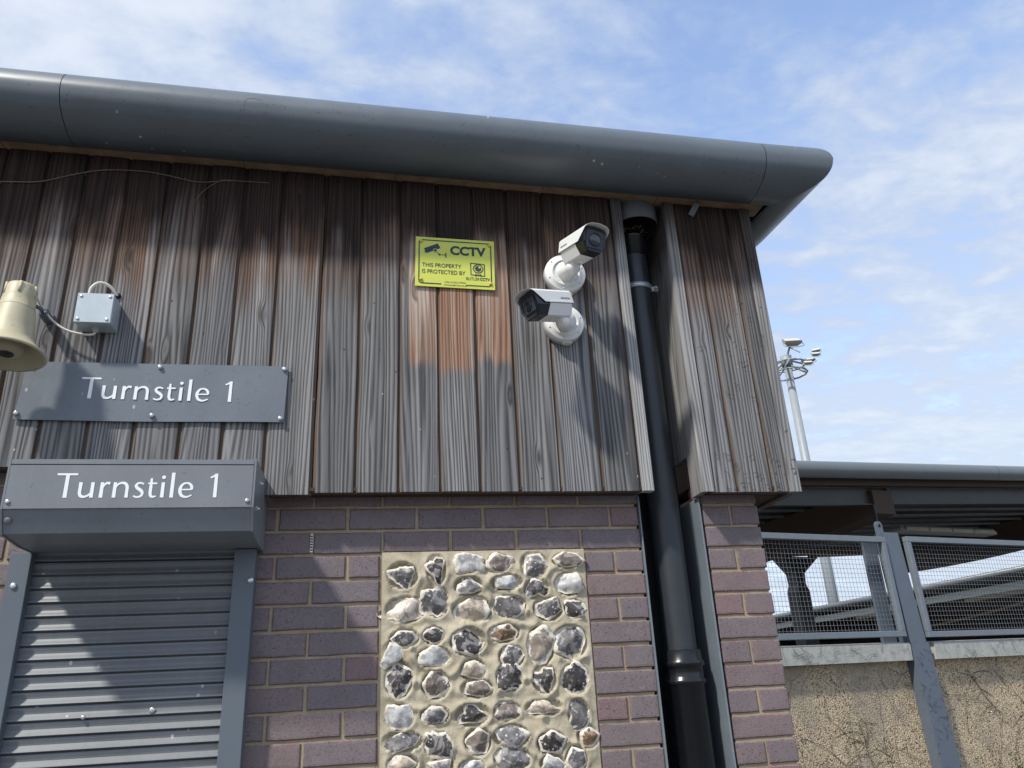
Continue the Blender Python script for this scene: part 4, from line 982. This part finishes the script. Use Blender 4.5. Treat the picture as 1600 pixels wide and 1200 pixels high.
o_=tag(m_.build('creeper_stems',M_STEM),'dead creeper stems spread over the pebble-dashed wall','creeper',kind='stuff'); o_.location=S0; o_.rotation_euler=(0,0,A13)
# leafy shrub whose tips just reach the frame
random.seed(5)
SHB=stand('shrub','bright green leafy shrub growing at the foot of the pebble-dashed wall','shrub')
m_=MB(); lf=MB()
for i in range(34):
    x=random.uniform(.0,2.0); top=-1.09+random.uniform(-.06,.05)+(.06 if .03<x<.15 else .04 if .5<x<1.0 else 0); y=random.uniform(-.30,-.08)
    base=(x*.8+.25,y*.4-.1,GROUND+.02); mid=((base[0]+x)/2,y*.8-.05,-1.6)
    m_.tube([base,mid,(x,y,top)],[.006,.0015],5,4)
    for k in range(26):
        t=random.uniform(.55,1.0); p=Vector(mid).lerp(Vector((x,y,top)),(t-.5)*2) if t>.5 else Vector(mid); p=p+Vector((random.uniform(-.03,.03),random.uniform(-.03,.03),random.uniform(-.01,.02)))
        d=Vector((random.uniform(-1,1),random.uniform(-1,.4),random.uniform(-.2,1))).normalized(); sd=d.cross(Vector((random.random(),random.random(),1))).normalized(); L=random.uniform(.014,.028)
        nn=d.cross(sd)*.003
        lf.face([lf.vert(p),lf.vert(p+d*L*.45+sd*L*.3+nn),lf.vert(p+d*L),lf.vert(p+d*L*.45-sd*L*.3+nn)],False)
m_.build('stem',M_STEM,SHB); lf.build('foliage',M_LEAF,SHB)

GROUND=NEARGROUND; MB=MB.__mro__[1]
# ------------------------------------------------------------------ far stand seen through the mesh
FS=thing('far_stand','far spectator stand with a pale sloping eaves line beyond the mesh','stand',(20,25,GROUND))
m_=MB(); m_.loft([[(14.94,y,1.36),(14.94,y,1.30),(15.4,y,1.30),(26,y,2.3),(26,y,2.45),(15.4,y,1.42)] for y in (9.2,66)],True,True,True,False); m_.build('roof',M_DECK,FS)
m_=MB(); m_.loft([[(14.80+.075*math.cos(R(a)),y,1.37+.075*math.sin(R(a))) for a in range(0,360,30)] for y in (9.2,66)],True,True,True,True); m_.build('gutter',M_GUT2,FS)
m_=MB(); m_.box(15.42,15.55,9.2,66,1.02,1.20); m_.build('fascia_beam',M_FARROOF,FS)
m_=MB(); m_.box(25,25.3,9.2,66,GROUND,2.3); m_.build('rear_wall',M_REDW,FS)
for i in range(9):
    m_=MB(); m_.box(16.3+i*.95,17.25+i*.95+.004*i,9.3,65.9,GROUND,-1.7+.36*i); m_.build('bounce_block_step',M_BLOCK,FS)  # dark steps added under the roof to block light bouncing up
for y in (14.8,20.2,28,39):
    m_=MB(); m_.box(17.2,17.5,y,y+2.8,1.10,1.24,.02); m_.build('strip_light',M_CREAM,FS)
for i in range(7):
    m_=MB(); m_.box(15.6,25,9.4+8.7*i,9.7+8.7*i,.95,1.32); m_.build('rafter',M_GLULAM,FS)
m_=MB(); m_.tube([(15.5,13.5,1.15),(15.9,13.7,.95),(16.6,14.9,.83),(17.4,17.5,.72),(18,21.3,.56)],.038,6,5); tag(m_.build('hanging_pipe',M_TIMB),'thin tan pipe running down beneath the far stand roof','pipe')
m_=MB(); m_.lathe([(.16,GROUND),(.135,4.6)],(12.05,21.5,0),(0,0,1),16,True,True)
m_.lathe([(.15,1.7),(.162,1.72),(.162,1.8),(.15,1.82)],(12.05,21.5,0),(0,0,1),16); tag(m_.build('pale_column',M_FARROOF),'slim pale column seen through the left mesh panel','column')

# ------------------------------------------------------------------ floodlight mast
h_=Vector((.5352,.8447,0)); MP=Vector((.2868,-2.5815,0))+h_*50; MP.z=GROUND
MA=thing('floodlight_mast','tall galvanised floodlight mast with clustered lamps rising beyond the canopy','floodlight mast',tuple(MP))
m_=MB(); ztopm=18.6; m_.lathe([(.33,0),(.30,8),(.235,ztopm-GROUND)],MP,(0,0,1),20,True,True); m_.build('pole',M_MAST,MA)
rt=h_.cross(Vector((0,0,1))).normalized()      # to the right in view
def at(a,z,b=0): return Vector((MP.x,MP.y,z))+rt*a+h_*b
m_=MB()
m_.lathe([(.36,0),(.36,.7)],at(0,18.1),(0,0,1),18,True,True)
ringp=[]
for z_ in (18.15,17.55):
    for k in range(12):
        a=2*math.pi*k/12; b=2*math.pi*(k+1)/12; m_.cyl(at(1.15*math.cos(a),z_,1.15*math.sin(a)),at(1.15*math.cos(b),z_,1.15*math.sin(b)),.055,6)
for k in range(6):
    a=2*math.pi*k/6+.3; m_.cyl(at(.2*math.cos(a),18.5,.2*math.sin(a)),at(1.15*math.cos(a),18.15,1.15*math.sin(a)),.06,6); m_.cyl(at(.2*math.cos(a),18.1,.2*math.sin(a)),at(1.15*math.cos(a),17.55,1.15*math.sin(a)),.05,6); m_.cyl(at(1.15*math.cos(a),17.55,1.15*math.sin(a)),at(1.15*math.cos(a+.4),18.15,1.15*math.sin(a+.4)),.04,6)
m_.cyl(at(0,18.6),at(.35,19.3,-.2),.07,6); m_.cyl(at(.35,19.3,-.2),at(.9,18.6,-.8),.04,6); m_.build('headframe',M_MAST,MA)
def flood(a,z,b,yaw,sz=1.0,tilt=35):
    T=Matrix.Translation(at(a,z,b))@Matrix.Rotation(yaw,4,'Z')@Matrix.Rotation(R(-tilt),4,'X')@Matrix.Scale(sz,4)
    m_=MB(); m_.M=T
    m_.loft([[(-.52,-.16,-.30),(.52,-.16,-.30),(.52,-.16,.30),(-.52,-.16,.30)],[(-.52,.0,-.30),(.52,.0,-.30),(.52,.0,.30),(-.52,.0,.30)],[(-.3,.22,-.16),(.3,.22,-.16),(.3,.22,.16),(-.3,.22,.16)]],True,True,True,False)
    m_.M=T; m_.tube([(-.56,0,0),(-.58,.1,-.5),(0,.15,-.62),(.58,.1,-.5),(.56,0,0)],.028,6,3); L_=m_.build('floodlight',M_FIT,MA)
    m_=MB(); m_.M=T; m_.box(-.48,.48,-.185,-.163,-.27,.27,.01); m_.build('glass',M_FGLASS,L_)
flood(.55,19.55,-.4,R(-12),1.05,52)
flood(-1.55,18.75,-.4,R(60),.9,30)
for (a,z,b,yw) in ((1.15,18.45,.5,-30),(1.45,18.15,-.3,-20),(1.9,18.75,-.2,-35),(1.8,18.35,-.6,-20),(1.25,17.75,-.9,-15),(-1.3,17.3,-.5,40),(-.9,17.5,1.0,140)): flood(a,z,b,R(yw),.5,50)

# ------------------------------------------------------------------ camera, light, sky
RM=((0.9832201486739002,-0.17594875427550702,-0.04816819604854215),(0.020783639128178554,0.3703711938067129,-0.9286512903898749),(0.18123514997445497,0.9120675493992139,0.36781327565308086))
cx_,cy_,cz_=Vector(RM[0]),-Vector(RM[1]),-Vector(RM[2])
cd=bpy.data.cameras.new('camera'); cd.sensor_fit='HORIZONTAL'; cd.sensor_width=36; cd.lens=1202.905/1600*36; cd.clip_start=.05; cd.clip_end=8000
co=bpy.data.objects.new('camera',cd); COL.objects.link(co)
co.matrix_world=Matrix(((cx_.x,cy_.x,cz_.x,.2868),(cx_.y,cy_.y,cz_.y,-2.5815),(cx_.z,cy_.z,cz_.z,-.5858),(0,0,0,1)))
sc.camera=co
SUN=Vector((-1.25,-1.0,1.9)).normalized()
ld=bpy.data.lights.new('sun','SUN'); ld.energy=2.55; ld.angle=R(3.5); ld.color=(1.0,.955,.88)
lo=bpy.data.objects.new('sun',ld); COL.objects.link(lo); lo.rotation_euler=SUN.to_track_quat('Z','Y').to_euler()
w=bpy.data.worlds.new('World'); sc.world=w; w.use_nodes=True; t=w.node_tree; t.nodes.clear()
class GW(G):
    def __init__(s,t): s.t=t
g=GW(t)
out=g.n('ShaderNodeOutputWorld'); bg=g.n('ShaderNodeBackground'); t.links.new(bg.outputs[0],out.inputs[0])
sky=g.n('ShaderNodeTexSky'); sky.sky_type='NISHITA'; sky.sun_disc=False; sky.sun_elevation=math.asin(SUN.z); sky.sun_rotation=math.atan2(SUN.x,SUN.y); sky.air_density=1.0; sky.dust_density=.6; sky.ozone_density=1.2
d=g.n('ShaderNodeTexCoord').outputs['Generated']; x,y,z=g.sep(d); zc=g.math('MAXIMUM',z,.02); zz=g.math('ADD',zc,.10)
pv=g.comb(g.math('DIVIDE',x,zz),g.math('DIVIDE',y,zz),0.0)
# thin broken high cloud, streaked diagonally
mp=g.n('ShaderNodeMapping'); g._in(mp.inputs[0],pv); mp.inputs['Rotation'].default_value=(0,0,R(38)); mp.inputs['Scale'].default_value=(1.0,1.55,1); pw=mp.outputs[0]
n1=g.noise(g.addv(pw,(3.1,7.4,0)),1.6,5,.52,.25); n2=g.noise(g.addv(pw,(1.7,4.2,0)),5.2,6,.60,.3); n3=g.noise(g.addv(pv,(8.0,2.0,0)),.55,2,.5)
cv=g.math('ADD',g.math('MULTIPLY',n1,.5),g.math('MULTIPLY',n2,.5)); n4=g.noise(g.addv(pv,(5.3,1.1,0)),11.0,4,.6); cv=g.math('ADD',cv,g.math('MULTIPLY',g.math('SUBTRACT',n4,.5),.22)); cv=g.math('ADD',cv,g.math('MULTIPLY',g.math('SUBTRACT',n3,.5),.45)); cv=g.math('ADD',.5,g.math('MULTIPLY',g.math('SUBTRACT',cv,.5),1.08))
cv=g.math('ADD',cv,g.ramp(x,.15,-.75,.025,.15)); cv=g.math('ADD',cv,g.ramp(z,.55,.12,0,.08))
cl_=g.ramp(cv,.36,.62); 
haze=g.ramp(z,.44,.04,.05,.85)
skyc=g.mix(1.0,sky.outputs[0],(1.55,1.45,1.42),'MULTIPLY')
cloud=g.mix(g.ramp(cv,.5,.8),(2.4,2.85,3.7),(3.6,3.85,4.25))
c=g.mix(g.math('MULTIPLY',cl_,.92),skyc,cloud); c=g.mix(haze,c,(3.0,3.45,4.1))
t.links.new(c,bg.inputs[0]); bg.inputs[1].default_value=.135
vs=sc.view_settings; vs.view_transform='Standard'; vs.look='None'; vs.exposure=.76; vs.gamma=1.0; vs.use_curve_mapping=False
sc.render.engine='CYCLES'; sc.cycles.max_bounces=6
